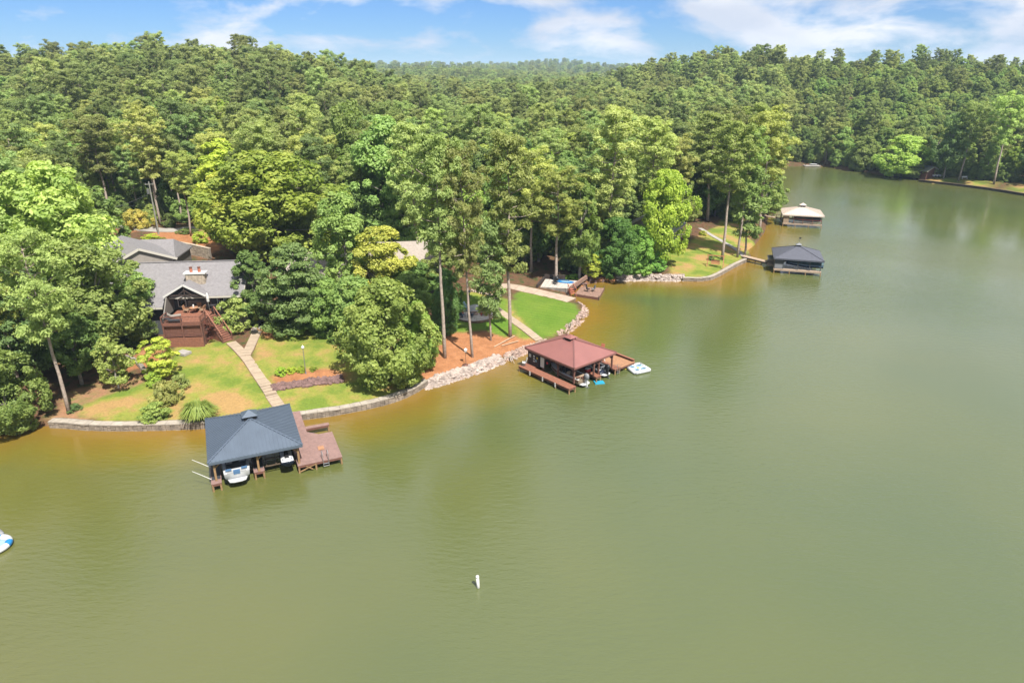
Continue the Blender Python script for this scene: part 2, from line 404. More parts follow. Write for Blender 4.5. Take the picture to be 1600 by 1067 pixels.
# ---- water
wm = grid_mesh('lake_water', np.zeros_like(GX), True, GD < 3)
sh = np.clip(1 - (-GD) / 11.0, 0, 1).ravel()
sh = sh * np.clip(1 - (GY.ravel() - 150) / 60, 0.15, 1)
sh = np.maximum(sh, 0.26 * sst(15, -60, GX.ravel()) * (GD.ravel() < 0))
sh = np.clip(sh + 0.30 * wob(GX.ravel(), GY.ravel(), 0.35, 1.1) * sh * (1 - sh) * (sh > .28), 0, 1).astype(np.float32)
wa = wm.attributes.new('shallow', 'FLOAT', 'POINT'); wa.data.foreach_set('value', sh)
def water_material():
    m = bpy.data.materials.new('lake_water'); m.use_nodes = True
    t = m.node_tree; n = t.nodes.new; l = t.links.new; p = t.nodes['Principled BSDF']
    p.inputs['IOR'].default_value = 1.7; p.inputs['Specular IOR Level'].default_value = 0.5
    co = n('ShaderNodeTexCoord')
    a = n('ShaderNodeAttribute'); a.attribute_name = 'shallow'
    r = n('ShaderNodeValToRGB'); e = r.color_ramp.elements
    e[0].position = 0.0; e[0].color = (0.070, 0.087, 0.031, 1)
    e[1].position = 1.0; e[1].color = (0.178, 0.098, 0.015, 1)
    x = e.new(0.5); x.color = (0.122, 0.102, 0.017, 1)
    l(a.outputs['Fac'], r.inputs[0])
    nb = n('ShaderNodeTexNoise'); nb.inputs['Scale'].default_value = 0.035; nb.inputs['Detail'].default_value = 3; l(co.outputs['Object'], nb.inputs['Vector'])
    rb = n('ShaderNodeValToRGB'); rb.color_ramp.elements[0].color = (0.86, 0.92, 0.95, 1); rb.color_ramp.elements[1].color = (1.14, 1.06, 0.95, 1)
    rb.color_ramp.elements[0].position = 0.3; rb.color_ramp.elements[1].position = 0.7
    l(nb.outputs['Fac'], rb.inputs[0])
    mu = n('ShaderNodeMixRGB'); mu.blend_type = 'MULTIPLY'; mu.inputs[0].default_value = 1; l(r.outputs[0], mu.inputs[1]); l(rb.outputs[0], mu.inputs[2])
    l(mu.outputs[0], p.inputs['Base Color'])
    p.inputs['Roughness'].default_value = 0.07
    mp = n('ShaderNodeMapping'); mp.inputs['Rotation'].default_value = (0, 0, R(28)); mp.inputs['Scale'].default_value = (0.55, 1.5, 1)
    l(co.outputs['Object'], mp.inputs[0])
    n1 = n('ShaderNodeTexNoise'); n1.inputs['Scale'].default_value = 1.5; n1.inputs['Detail'].default_value = 5; n1.inputs['Roughness'].default_value = 0.6; l(mp.outputs[0], n1.inputs['Vector'])
    n2 = n('ShaderNodeTexNoise'); n2.inputs['Scale'].default_value = 0.022; n2.inputs['Detail'].default_value = 3; l(co.outputs['Object'], n2.inputs['Vector'])
    mr = n('ShaderNodeMapRange'); mr.inputs[1].default_value = 0.35; mr.inputs[2].default_value = 0.65; mr.inputs[3].default_value = 0.18; mr.inputs[4].default_value = 0.85
    l(n2.outputs['Fac'], mr.inputs[0])
    b = n('ShaderNodeBump'); b.inputs['Distance'].default_value = 0.11
    l(mr.outputs[0], b.inputs['Strength']); l(n1.outputs['Fac'], b.inputs['Height']); l(b.outputs[0], p.inputs['Normal'])
    return m
wm.materials.append(water_material())
wo = bpy.data.objects.new('lake_water', wm); col.objects.link(wo); tag(wo, kind='structure')

# ------------------------------------------------------------------ trees
bark_pine = mat('pine_bark', (0.46, 0.37, 0.31), 0.9, var=0.35, vs=3, bump=0.6, bs=6)
bark_grey = mat('grey_bark', (0.34, 0.30, 0.26), 0.9, var=0.35, vs=3, bump=0.6, bs=6)
leaf_broad = leaf_mat('broad_leaves', (0.132, 0.218, 0.046), (0.300, 0.385, 0.100), 0.43)
leaf_pine = leaf_mat('pine_needles', (0.175, 0.242, 0.072), (0.340, 0.405, 0.135), 0.40)

def leaf_cloud(rg, centers, radii, squash, outdir, n_each, size, aspect, up=0.35, shell=0.55):
    """rhombic leaf sprays scattered through clumps; returns co (N*4,3), tone (N)"""
    cs = np.repeat(np.arange(len(centers)), n_each); n = len(cs)
    d = rg.normal(size=(n, 3)); d /= np.linalg.norm(d, axis=1)[:, None]
    o = outdir[cs]
    flip = (d * o).sum(1) < -0.25
    d[flip] = d[flip] + 1.4 * o[flip]; d /= np.linalg.norm(d, axis=1)[:, None]
    rr = radii[cs] * (shell + (1.22 - shell) * rg.random(n) ** 0.75)
    p = centers[cs] + d * rr[:, None] * np.array([1, 1, squash])
    nrm = d * 1.0 + rg.normal(scale=0.5, size=(n, 3)) + np.array([0, 0, up + .1]); nrm /= np.linalg.norm(nrm, axis=1)[:, None]
    t = np.cross(nrm, rg.normal(size=(n, 3))); t /= np.linalg.norm(t, axis=1)[:, None] + 1e-9
    b = np.cross(nrm, t)
    s = size * (0.65 + 0.7 * rg.random(n)); t = t * s[:, None]; b = b * (s * aspect)[:, None]
    co = np.stack([p - t, p - b * 0.9, p + t, p + b], 1).reshape(-1, 3)
    ctone = rg.random(len(centers))
    tone = np.clip(0.55 * ctone[cs] + 0.45 * rg.random(n), 0, 1)
    return co, tone

def cloud_mesh(name, co, tone, m):
    q = np.arange(len(co)).reshape(-1, 4)
    me = np_mesh(name, co, q, False)
    a = me.attributes.new('tone', 'FLOAT', 'FACE'); a.data.foreach_set('value', tone.astype(np.float32))
    me.materials.append(m); return me

def make_broad(seed, H, Rr, zlo, nb, n_each, size=0.21, flat=0.85, top=0.0, open_=0.0):
    rg = np.random.default_rng(seed)
    # clumps fill an uneven dome
    c = []; r = []
    lob = [(rg.uniform(0, 2 * math.pi), rg.uniform(0.1, 0.32)) for _ in range(5)]
    while len(c) < nb:
        a = rg.uniform(0, 2 * math.pi); t = rg.random()
        prof = math.sqrt(max(0.0, 1 - ((t - 0.42) / 0.62) ** 2)) if t > 0.42 else 0.62 + 0.38 * math.sin(math.pi / 2 * t / 0.42)
        if top: prof *= (1 - top * t)
        rad = Rr * prof * (1 + sum(k * math.cos((a - ph) * (i % 3 + 1)) for i, (ph, k) in enumerate(lob)) * 0.42)
        q = rg.random() ** (0.42 if rg.random() < 0.8 else 1.3)
        z = zlo * H + (H - zlo * H) * t * 0.93
        br = Rr * (0.11 + 0.19 * rg.random() ** 1.6) * (1 - 0.2 * t)
        rad = max(0.0, rad - br * 0.7)
        c.append((rad * q * math.cos(a), rad * q * math.sin(a), z)); r.append(br)
    c = np.array(c); r = np.array(r)
    out = c - np.array([0, 0, zlo * H + 0.35 * (H - zlo * H)]); out /= np.linalg.norm(out, axis=1)[:, None] + 1e-6
    co, tone = leaf_cloud(rg, c, r, flat, out, n_each, size, 0.62)
    crown = cloud_mesh('crown', co, tone, leaf_broad)
    rn = random.Random(seed)
    mb = MB(); th = H * 0.62; r0 = 0.018 * H
    pts = [(0, 0, -0.5)]; lx = rn.uniform(-.04, .04); ly = rn.uniform(-.04, .04)
    for k in range(1, 6): pts.append((lx * th * k / 5 + rn.uniform(-.08, .08), ly * th * k / 5 + rn.uniform(-.08, .08), th * k / 5))
    mb.path(pts, [r0 * 1.25, r0, r0 * .85, r0 * .7, r0 * .5, r0 * .3], 8)
    idx = rn.sample(range(nb), min(nb, 14))
    for i in idx:
        z0 = min(c[i][2] * 0.75, th * 0.95); k = max(0, min(4, int(z0 / th * 5))); b = Vector(pts[k]).lerp(Vector(pts[k + 1]), 0.5)
        mb.tube(b, Vector(c[i]), r0 * .38, r0 * .1, 5, False)
    trunk = mb.mesh('trunk', True); trunk.materials.append(bark_grey)
    return dict(crown=crown, trunk=trunk, H=H, R=Rr)

def make_pine(seed, H, Rr, zlo, nbr, ntuft, n_needles, r0=0.24, crook=0.03, taper=0.25):
    rg = np.random.default_rng(seed); rn = random.Random(seed)
    mb = MB(); pts = [(0, 0, -0.5)]; x = y = 0
    K = 8
    for k in range(1, K + 1):
        x += rn.uniform(-1, 1) * crook * H / K * 2; y += rn.uniform(-1, 1) * crook * H / K * 2
        pts.append((x, y, H * 0.97 * k / K))
    rs = [r0 * (1.15 - 0.95 * k / K) for k in range(K + 1)]
    mb.path(pts, rs, 9)
    def tp(z):
        f = z / (H * 0.97) * K; i = max(0, min(K - 1, int(f))); return Vector(pts[i]).lerp(Vector(pts[i + 1]), f - i)
    cs = []; rr = []; outs = []
    for j in range(nbr):
        t = (j + rn.random()) / nbr; z = H * (zlo + (0.97 - zlo) * t)
        prof = (math.sqrt(max(0.22, 1 - ((t - 0.55) / 0.52) ** 2)) if t > 0.55 else 0.55 + 0.45 * t / 0.55) * (1 - taper * t * .6)
        ln = Rr * prof * rn.uniform(0.55, 1.08); a = j * 2.399 + rn.uniform(-.5, .5)
        b = tp(z); up = rn.uniform(0.05, 0.42) + 0.25 * t
        e = b + Vector((math.cos(a) * ln, math.sin(a) * ln, up * ln))
        mid = b.lerp(e, 0.5) + Vector((0, 0, -0.06 * ln))
        mb.path([tuple(b), tuple(mid), tuple(e)], [0.07, 0.045, 0.02], 5)
        for k in range(ntuft):
            f = 0.35 + 0.65 * (k + rn.random()) / ntuft
            q = b.lerp(e, f); sd = (1 - f) * 0.5 + 0.42
            q = q + Vector((rn.uniform(-sd, sd), rn.uniform(-sd, sd), rn.uniform(-.2, .5))) * (0.5 + ln / 5)
            cs.append(tuple(q)); rr.append(rn.uniform(0.42, 0.85)); o = (q - tp(z)).normalized() + Vector((0, 0, 0.6)); outs.append(tuple(o.normalized()))
    for k in range(4):
        q = tp(H * 0.97) + Vector((rn.uniform(-.5, .5), rn.uniform(-.5, .5), rn.uniform(-.3, .5))); cs.append(tuple(q)); rr.append(0.6); outs.append((0, 0, 1))
    cs = np.array(cs); rr = np.array(rr); outs = np.array(outs)
    co, tone = leaf_cloud(rg, cs, rr, 0.72, outs, n_needles, 0.20, 0.36, up=0.25, shell=0.2)
    crown = cloud_mesh('crown', co, tone, leaf_pine)
    trunk = mb.mesh('trunk', True); trunk.materials.append(bark_pine)
    return dict(crown=crown, trunk=trunk, H=H, R=Rr)

KINDS = {
 'broad': [make_broad(11, 16, 5.4, 0.20, 130, 190), make_broad(12, 17, 5.0, 0.22, 125, 190, top=0.15), make_broad(13, 15, 5.6, 0.18, 135, 190), make_broad(14, 18, 5.0, 0.15, 130, 190, top=0.2)],
 'bushy': [make_broad(21, 11, 5.4, 0.03, 170, 200, size=0.18), make_broad(22, 12, 5.0, 0.02, 170, 200, size=0.18, top=0.2)],
 'layered': [make_broad(31, 13, 5.4, 0.05, 140, 190, size=0.17, flat=0.42, top=0.3)],
 'shrub': [make_broad(41, 2.6, 1.7, 0.0, 70, 110, size=0.095), make_broad(42, 2.2, 1.9, 0.0, 70, 110, size=0.095)],
 'slender': [make_broad(51, 6.5, 2.4, 0.18, 75, 120, size=0.12, flat=0.7)],
 'pine': [make_pine(61, 24, 4.9, 0.42, 40, 7, 85), make_pine(62, 25, 4.6, 0.50, 36, 7, 85), make_pine(63, 23, 5.2, 0.45, 42, 7, 80), make_pine(64, 24, 4.6, 0.36, 44, 7, 78, taper=0.45)],
 'young_pine': [make_pine(71, 12, 2.4, 0.22, 28, 5, 70, r0=0.12, taper=0.5)],
}
NAME = {'broad': ('broadleaf_tree', 'tree'), 'bushy': ('broadleaf_tree', 'tree'), 'layered': ('cedar_tree', 'tree'), 'shrub': ('shrub', 'shrub'),
        'slender': ('small_tree', 'tree'), 'pine': ('pine_tree', 'pine tree'), 'young_pine': ('pine_tree', 'pine tree')}
WHITE = (1, 1, 1)
SOURCES = {}
def plant(kind, var, loc, sxy, sz, rz, label, tint=WHITE, group=None, lean=(0, 0), name=None, cat=None):
    k = KINDS[kind][var % len(KINDS[kind])]
    nm, ct = NAME[kind]
    e = empty(name or nm, loc, rz); e.rotation_euler = (lean[0], lean[1], rz); e.scale = (sxy, sxy, sz)
    tag(e, label, cat or ct, group)
    for part_ in ('trunk', 'crown'):
        o = bpy.data.objects.new(part_, k[part_]); col.objects.link(o); o.parent = e
        if part_ == 'crown': o.color = (*tint, 1)
        SOURCES.setdefault((kind, var % len(KINDS[kind]), part_), o)
    return e

placed = []
def tree_px(kind, bx, by, top, wpx, label, tint=WHITE, var=None, lean=(0, 0), rz=None, **k):
    if kind == 'shrub': by -= 0.2 * wpx
    p = at(bx, by); h = max(0.5, top_z(p.y, top) - p.z)
    _, _, dep = to_px(p.x, p.y, p.z + h * .6)
    var = rnd.randrange(9) if var is None else var
    K = KINDS[kind][var % len(KINDS[kind])]
    wd = wpx * dep / FOC
    placed.append((p.x, p.y, wd / 2))
    return plant(kind, var, (p.x, p.y, p.z - 0.1), wd / (2 * K['R']), h / K['H'], rnd.uniform(0, 6.28) if rz is None else rz, label, tint, lean=lean, **k)

LIME = (1.5, 1.35, 0.75); YEL = (1.45, 1.2, 0.75); OLIVE = (1.4, 1.15, 0.85); DARK = (0.62, 0.72, 0.85); PALE = (1.22, 1.18, 1.15); BLUE = (0.85, 1.1, 1.15); G = (1.02, 1.0, 1.0)
HERO = [
 # left bank
 ('pine', 108, 645, 365, 125, 'leaning pine at the left end of the stone seawall', (1.25, 1.25, 1.1), 2, (0.0, -0.06)),
 ('bushy', 22, 668, 545, 120, 'low bushy tree overhanging the water at the far left edge', (1.0, 1.15, 1.05), 0, (0, 0)),
 ('broad', 170, 560, 372, 150, 'broad leafy tree left of the house covering its left roof', G, 0, (0, 0)),
 ('slender', 186, 606, 522, 62, 'small thin-trunked tree standing alone on the clay bank left of the lime shrub', PALE, 0, (0, 0)),
 ('broad', 112, 500, 240, 195, 'largest pale green tree on the left, its crown above the roof', (1.2, 1.18, 1.1), 2, (0, 0)),
 ('broad', 20, 480, 205, 150, 'tall pale tree cut by the left edge', PALE, 0, (0, 0)),
 ('broad', 216, 520, 415, 84, 'leafy tree brushing the front left corner of the grey roof', G, 1, (0, 0)),
 ('broad', 62, 590, 395, 120, 'dark leafy tree behind the leaning pine on the left bank', DARK, 3, (0, 0)),
 ('broad', 128, 600, 470, 90, 'dark broadleaf tree over the shaded clay bank', (0.8, 0.95, 0.9), 1, (0, 0)),
 ('bushy', 216, 535, 478, 70, 'dark bushy tree beside the left wall of the wooden deck', (0.7, 0.8, 0.85), 1, (0, 0)),
 ('pine', 30, 600, 385, 110, 'yellow-green pine nearest the left edge of the photo', (1.4, 1.4, 1.0), 0, (0, 0)),
 ('broad', 30, 545, 300, 130, 'green broadleaf tree on the left edge below the tall pale one', G, 3, (0, 0)),
 ('broad', 165, 430, 285, 110, 'green tree left of the house between the road and the roof', G, 1, (0, 0)),
 ('bushy', -30, 640, 430, 130, 'broad tree just beyond the left edge above the shaded water', G, 1, (0, 0)),
 # behind and right of the house
 ('pine', 298, 369, 238, 56, 'single pine with a bare trunk beside the road behind the house', (1.2, 1.2, 0.9), 1, (0, 0)),
 ('broad', 440, 415, 226, 205, 'big yellow-green oak behind the right end of the grey roof', YEL, 2, (0, 0)),
 ('broad', 362, 396, 268, 88, 'yellowish tree filling the left side of the big oak', YEL, 0, (0, 0)),
 ('broad', 355, 345, 215, 100, 'light lime tree on the slope above the house', LIME, 1, (0, 0)),
 ('layered', 468, 522, 372, 132, 'dark spreading cedar with flat layers right of the house', (0.72, 0.85, 1.0), 0, (0, 0)),
 ('broad', 404, 506, 388, 74, 'dark tree hugging the right gable of the grey house', (0.7, 0.8, 0.8), 1, (0, 0)),
 ('broad', 690, 462, 368, 70, 'green tree hiding the right side of the tan roof', G, 1, (0, 0)),
 ('bushy', 652, 470, 408, 84, 'leafy tree directly below the tan roof', (0.95, 1.1, 1.0), 0, (0, 0)),
 ('bushy', 450, 505, 440, 95, 'dark bushy tree at the foot of the cedar', (0.62, 0.7, 0.75), 0, (0, 0)),
 ('bushy', 510, 520, 430, 90, 'dense green tree between the cedar and the round shore tree', (0.8, 0.95, 0.9), 1, (0, 0)),
 ('bushy', 612, 594, 436, 156, 'large rounded tree at the water end of the lawn', (1.2, 1.3, 1.1), 0, (0, 0)),
 ('bushy', 655, 570, 470, 80, 'rounded tree at the right of the large shore tree beside the white rocks', (1.05, 1.2, 1.0), 1, (0, 0)),
 ('bushy', 560, 540, 430, 100, 'leafy tree at the upper left of the large rounded shore tree', G, 1, (0, 0)),
 ('broad', 545, 465, 290, 92, 'medium green tree behind the dark cedar', G, 3, (0, 0)),
 ('broad', 600, 475, 352, 110, 'olive tree in front of the tan roof', OLIVE, 0, (0, 0)),
 ('bushy', 640, 500, 425, 80, 'green tree below the tan roofed house', (0.9, 1.05, 0.95), 0, (0, 0)),
 ('bushy', 700, 516, 418, 62, 'dark leafy tree left of the red chairs', (0.6, 0.75, 0.75), 1, (0, 0)),
 ('pine', 695, 559, 215, 112, 'tall straight pine nearest the white rocks, leftmost of the four shore pines', (1.35, 1.35, 1.2), 1, (0, 0)),
 ('pine', 738, 558, 232, 88, 'leaning tall pine passing in front of the fire pit', (1.2, 1.2, 1.1), 0, (-0.02, 0.045)),
 ('young_pine', 767, 532, 345, 62, 'thin young tree between the two tallest shore pines', (0.85, 0.95, 0.9), 0, (0, 0)),
 ('pine', 797, 526, 212, 108, 'tall pine beside the walkway to the red boathouse', (1.3, 1.3, 1.1), 3, (0, 0)),
 ('pine', 657, 430, 195, 96, 'tall pine with full crown behind the tan roofed house', (1.1, 1.15, 1.1), 3, (0, 0)),
 ('broad', 612, 400, 168, 120, 'very tall blue-green tree in the middle of the wood', (0.9, 1.02, 1.05), 3, (0, 0)),
 ('broad', 560, 360, 155, 90, 'pale grey-green tree above the middle of the wood', PALE, 0, (0, 0)),
 ('pine', 868, 442, 268, 104, 'pine with forked pale trunk behind the stone patio', (1.35, 1.4, 1.0), 2, (0, 0)),
 ('pine', 830, 425, 235, 86, 'light pine behind the driveway bend', (1.3, 1.3, 1.0), 0, (0, 0)),
 ('broad', 905, 438, 275, 74, 'tree in the dark wood behind the brown dock', (0.9, 1.1, 0.9), 1, (0, 0)),
 ('slender', 924, 436, 395, 44, 'small light green tree leaning over the cove', LIME, 0, (0, 0)),
 ('bushy', 962, 430, 340, 86, 'dark green tree overhanging the cove shore', (0.7, 0.95, 0.75), 0, (0, 0)),
 ('bushy', 995, 425, 350, 66, 'green tree at the left of the lime one on the point', (0.85, 1.1, 0.8), 1, (0, 0)),
 ('broad', 1032, 418, 256, 88, 'bright lime tree in front of the grey house on the point', (1.65, 1.5, 0.75), 2, (0, 0)),
 ('shrub', 1022, 430, 392, 46, 'dark shrub on the shore below the lime tree', (0.7, 1.0, 0.7), 0, (0, 0)),
 ('shrub', 985, 432, 404, 50, 'green shrub on the cove bank behind pale stones', (0.9, 1.1, 0.7), 1, (0, 0)),
 ('pine', 948, 420, 172, 100, 'tallest pine in the middle of the wood above the cove', (1.1, 1.1, 1.0), 3, (0, 0)),
 ('pine', 1012, 385, 190, 90, 'pine rising behind the lime tree', (1.15, 1.2, 1.0), 0, (0, 0)),
 ('pine', 1128, 406, 192, 86, 'bare-trunked pine beside the wooden swing', (1.3, 1.3, 1.05), 1, (0, 0)),
 ('pine', 1152, 402, 205, 74, 'pine at the walkway end on the grassy point', (1.25, 1.3, 1.0), 0, (0, 0)),
 ('young_pine', 1164, 400, 262, 64, 'darker pine closest to the walkway of the slate roofed boathouse', (0.95, 1.1, 0.9), 0, (0, 0)),
 ('pine', 1186, 366, 176, 98, 'pine leaning out over the water at the tip of the point', (1.4, 1.4, 1.1), 2, (0, 0.05)),
 ('pine', 1172, 352, 168, 84, 'pine crowning the tip of the point behind the others', (1.25, 1.3, 1.0), 0, (0, 0)),
 ('pine', 1105, 345, 178, 90, 'pine behind the roof of the grey house on the point', (1.1, 1.15, 1.0), 3, (0, 0)),
 ('broad', 1192, 345, 255, 66, 'broadleaf tree on the point above the walkway to the tan boathouse', G, 1, (0, 0)),
 ('bushy', 1196, 332, 268, 52, 'low tree over the water beside the tan roofed boathouse', (1.1, 1.2, 0.9), 0, (0, 0)),
 # far shore individuals
 ('bushy', 1408, 274, 212, 90, 'wide low tree overhanging the water on the far shore', (1.3, 1.35, 1.1), 0, (0, 0)),
 ('bushy', 1345, 264, 212, 48, 'small rounded tree above the bare bank on the far shore', G, 1, (0, 0)),
 ('pine', 1553, 287, 150, 62, 'bare-trunked pine at the far right shore lawn', (1.1, 1.2, 1.0), 2, (0, 0.05)),
 ('pine', 1498, 281, 160, 50, 'pine with pale trunk left of the far shore lawn', (1.05, 1.15, 1.0), 1, (0, 0)),
 ('broad', 1474, 279, 175, 52, 'broadleaf tree beside the small hut on the far shore', DARK, 0, (0, 0)),
 # shrubs and small plants
 ('slender', 256, 592, 526, 66, 'bright lime small tree below the deck', (1.45, 1.4, 0.8), 0, (0, 0)),
 ('shrub', 243, 608, 580, 34, 'lime shrub at the foot of the bright small tree', (1.5, 1.4, 0.8), 0, (0, 0)),
 ('shrub', 262, 640, 596, 52, 'grey-green loose shrub on the bank left of the blue-roofed boathouse', (1.15, 1.0, 1.1), 1, (0, 0)),
 ('shrub', 244, 664, 630, 48, 'shrub hanging over the seawall', (1.1, 1.05, 0.95), 0, (0, 0)),
 ('shrub', 283, 612, 584, 34, 'low grey-green bush beside the worn lawn', (1.05, 0.98, 1.1), 1, (0, 0)),
 ('shrub', 118, 645, 630, 22, 'small dark shrub above the left end of the seawall', DARK, 1, (0, 0)),
 ('shrub', 376, 528, 462, 74, 'large pale green bush beside the wooden staircase', (1.2, 1.12, 1.1), 0, (0, 0)),
 ('shrub', 352, 505, 474, 56, 'yellow-green bush under the eave of the grey house', (1.3, 1.3, 0.8), 1, (0, 0)),
 ('shrub', 440, 590, 573, 20, 'leftmost bright round bush above the dark rocks', (1.1, 1.3, 0.6), 0, (0, 0)),
 ('shrub', 455, 586, 573, 20, 'middle bright bush above the dark rocks', (1.5, 1.45, 0.6), 1, (0, 0)),
 ('shrub', 470, 584, 573, 18, 'bright bush right at the foot of the lamp post', (1.5, 1.45, 0.6), 0, (0, 0)),
 ('shrub', 490, 581, 574, 14, 'smallest bright bush right of the lamp post', (1.3, 1.35, 0.6), 1, (0, 0)),
 ('shrub', 524, 541, 518, 28, 'dark tufted bush at the edge of the shaded lawn', (0.7, 0.9, 0.75), 0, (0, 0)),
 ('shrub', 213, 366, 328, 46, 'olive brown rounded bush left of the utility pole', (1.5, 1.05, 0.9), 1, (0, 0)),
 ('shrub', 236, 378, 365, 26, 'yellow-green shrub below the olive bush', (1.5, 1.4, 0.65), 0, (0, 0)),
 ('shrub', 252, 381, 370, 18, 'small yellow shrub on the orange mulch behind the roof', (1.5, 1.4, 0.65), 1, (0, 0)),
 ('shrub', 272, 391, 380, 18, 'small yellow shrub on top of the stone retaining wall', (1.5, 1.4, 0.65), 0, (0, 0)),
 ('shrub', 292, 371, 357, 34, 'green shrub at the foot of the roadside pine', G, 1, (0, 0)),
 ('shrub', 314, 385, 362, 30, 'yellow-green shrub under the yellow oak', (1.4, 1.25, 0.65), 0, (0, 0)),
 ('shrub', 1098, 370, 360, 14, 'small yellow-green bush beside the grey house wall', (1.4, 1.3, 0.65), 0, (0, 0)),
 ('shrub', 1111, 409, 398, 14, 'small bush behind the wooden swing', (0.8, 1.0, 0.7), 0, (0, 0)),
 ('shrub', 897, 440, 428, 24, 'bright green shrub above the blue paddle boards', (1.1, 1.4, 0.6), 1, (0, 0)),
 ('shrub', 880, 437, 429, 18, 'darker green shrub above the stone patio', (0.9, 1.3, 0.7), 0, (0, 0)),
]
for kind, bx, by, top, wpx, lab, tint, var, lean in HERO:
    tree_px(kind, bx, by, top, wpx, lab, tint, var, lean)
# dark red small tree in front of the deck skirt
tree_px('slender', 325, 534, 499, 26, 'small dark red leafed tree in front of the deck boards', (1.1, 0.30, 0.75), 0, rz=1.0)

# tall grass clump on the bank
def grass_clump(px, py, rad, h, label, tint=WHITE):
    rg = np.random.default_rng(int(px)); n = 900
    a = rg.uniform(0, 6.283, n); r = rad * 0.35 * np.sqrt(rg.random(n)); ln = h * rg.uniform(.6, 1.1, n)
    b = np.stack([r * np.cos(a), r * np.sin(a), np.zeros(n)], 1)
    a2 = a + rg.normal(scale=.5, size=n)
    sp_ = rg.uniform(.3, 1, n) * rad
    mid = b + np.stack([np.cos(a2) * sp_ * .45, np.sin(a2) * sp_ * .45, ln], 1)
    tip = b + np.stack([np.cos(a2) * sp_, np.sin(a2) * sp_, ln * .65], 1)
    wv = np.stack([-np.sin(a2), np.cos(a2), np.zeros(n)], 1) * 0.045
    co = np.concatenate([np.stack([b - wv, b + wv, mid + wv, mid - wv], 1).reshape(-1, 3), np.stack([mid - wv, mid + wv, tip + wv * .3, tip - wv * .3], 1).reshape(-1, 3)])
    me = cloud_mesh('blades', co, rg.random(2 * n), leaf_broad)
    p = at(px, py); e = empty('ornamental_grass', p); tag(e, label, 'grass')
    o = bpy.data.objects.new('blades', me); col.objects.link(o); o.parent = e; o.color = (*tint, 1)
grass_clump(312, 655, 1.75, 1.7, 'arching tall grass clump behind the left corner of the blue roof', (0.95, 1.0, 0.85))

# ---- wood: scattered over the land behind the front rows
def bline(px):
    xs = [-400, 0, 90, 150, 200, 330, 400, 480, 600, 680, 760, 850, 930, 1000, 1060, 1080, 1150, 1200, 1222]
    ys = [640, 600, 470, 352, 354, 354, 392, 425, 415, 410, 412, 420, 424, 385, 352, 340, 345, 320, 262]
    return np.interp(px, xs, ys)
rg = np.random.default_rng(5)
cand = []
def scatter(y0, y1, st, xr, jit=0.42):
    ys = np.arange(y0, y1, st)
    for yy in ys:
        lim = xr(yy); xx = np.arange(-lim, lim, st)
        px = xx + rg.uniform(-jit, jit, len(xx)) * st; py = yy + rg.uniform(-jit, jit, len(xx)) * st
        cand.append(np.stack([px, py], 1))
scatter(60, 330, 6.0, lambda y: .80 * y + 30)
n_near = sum(len(c) for c in cand)
scatter(330, 640, 7.0, lambda y: .80 * y + 30)
C = np.concatenate(cand)
D = sdist(C[:, 0], C[:, 1], LK); Hh = height(C[:, 0], C[:, 1], D)
dep = C[:, 1] * cp + (CAM_H - Hh) * sp
PX = 800 + FOC * C[:, 0] / dep; PY = 533.5 + FOC * ((CAM_H - Hh) * cp - C[:, 1] * sp) / dep
farside = (PX > 1222)
ok = (D > 2.2) & np.where(farside, True, PY < bline(PX)) & (PX < 2000) & (PX > -400)
lw = LAWN[4]; lawnfar = sdist(C[:, 0], C[:, 1], world_poly(lw)); ok &= lawnfar > 0.5
for (cx_, cy_, r_) in [(-43, 92, 17), (-54, 103, 12), (-17, 105, 6), (31, 139, 8)]:
    ok &= np.hypot(C[:, 0] - cx_, C[:, 1] - cy_) > r_
# the road behind the house stays clear
road_px = [(150, 352), (215, 356), (262, 362), (300, 357), (345, 350), (420, 340)]
road = [at(a, b) for a, b in road_px]
for i in range(len(road) - 1):
    a, b = road[i], road[i + 1]
    for t in np.linspace(0, 1, 8):
        q = a.lerp(b, float(t)); ok &= np.hypot(C[:, 0] - q.x, C[:, 1] - q.y) > 3.2
for (x_, y_, r_) in placed: ok &= np.hypot(C[:, 0] - x_, C[:, 1] - y_) > min(2.6, r_ * .7)
C = C[ok]; Hh = Hh[ok]; PX = PX[ok]; PY = PY[ok]; D = D[ok]
n = len(C)
pine_share = np.where(PX < 620, 0.62, np.where(PX < 1222, 0.50, 0.10)) + 0.25 * wob(C[:, 0], C[:, 1], 0.03, 5.0)
isp = rg.random(n) < pine_share
szf = rg.uniform(0.62, 1.02, n); szf = np.where(PX > 1222, szf * .88, szf); edge = (D < 7) & (rg.random(n) < .7); szf = np.where(edge & ~isp, szf * 0.72, szf)
var = rg.integers(0, 4, n); rot = rg.uniform(0, 6.283, n)
tints_b = [(0.95, 1.05, 1.0), (1.25, 1.25, 1.1), (1.4, 1.3, 0.75), (0.72, 0.85, 0.85), (0.85, 1.08, 1.1)]
tnames = ['mid green', 'pale green', 'yellow-green', 'dark green', 'blue-green']
tints_p = [(1.0, 1.02, 0.95), (1.2, 1.15, 1.0), (0.8, 0.88, 0.85)]
pnames = ['mid green', 'light olive green', 'dark green']
tb = rg.choice(5, n, p=[.38, .2, .1, .17, .15]); tp_ = rg.choice(3, n, p=[.45, .3, .25])
COLS = [(60, 'by the left edge'), (160, 'above the pale trees at left'), (240, 'left of the utility pole'), (330, 'above the utility pole'), (420, 'behind the grey roof'),
 (520, 'above the big yellow oak'), (600, 'above the dark cedar'), (700, 'above the tan roof'), (800, 'above the four shore pines'), (900, 'above the stone patio'), (1000, 'above the cove dock'),
 (1080, 'above the bright lime tree'), (1150, 'above the wooden swing'), (1222, 'above the tip of the point'), (1330, 'above the tiny far dock'), (1430, 'above the overhanging tree'), (1530, 'above the dark red hut'), (9999, 'at the far right')]
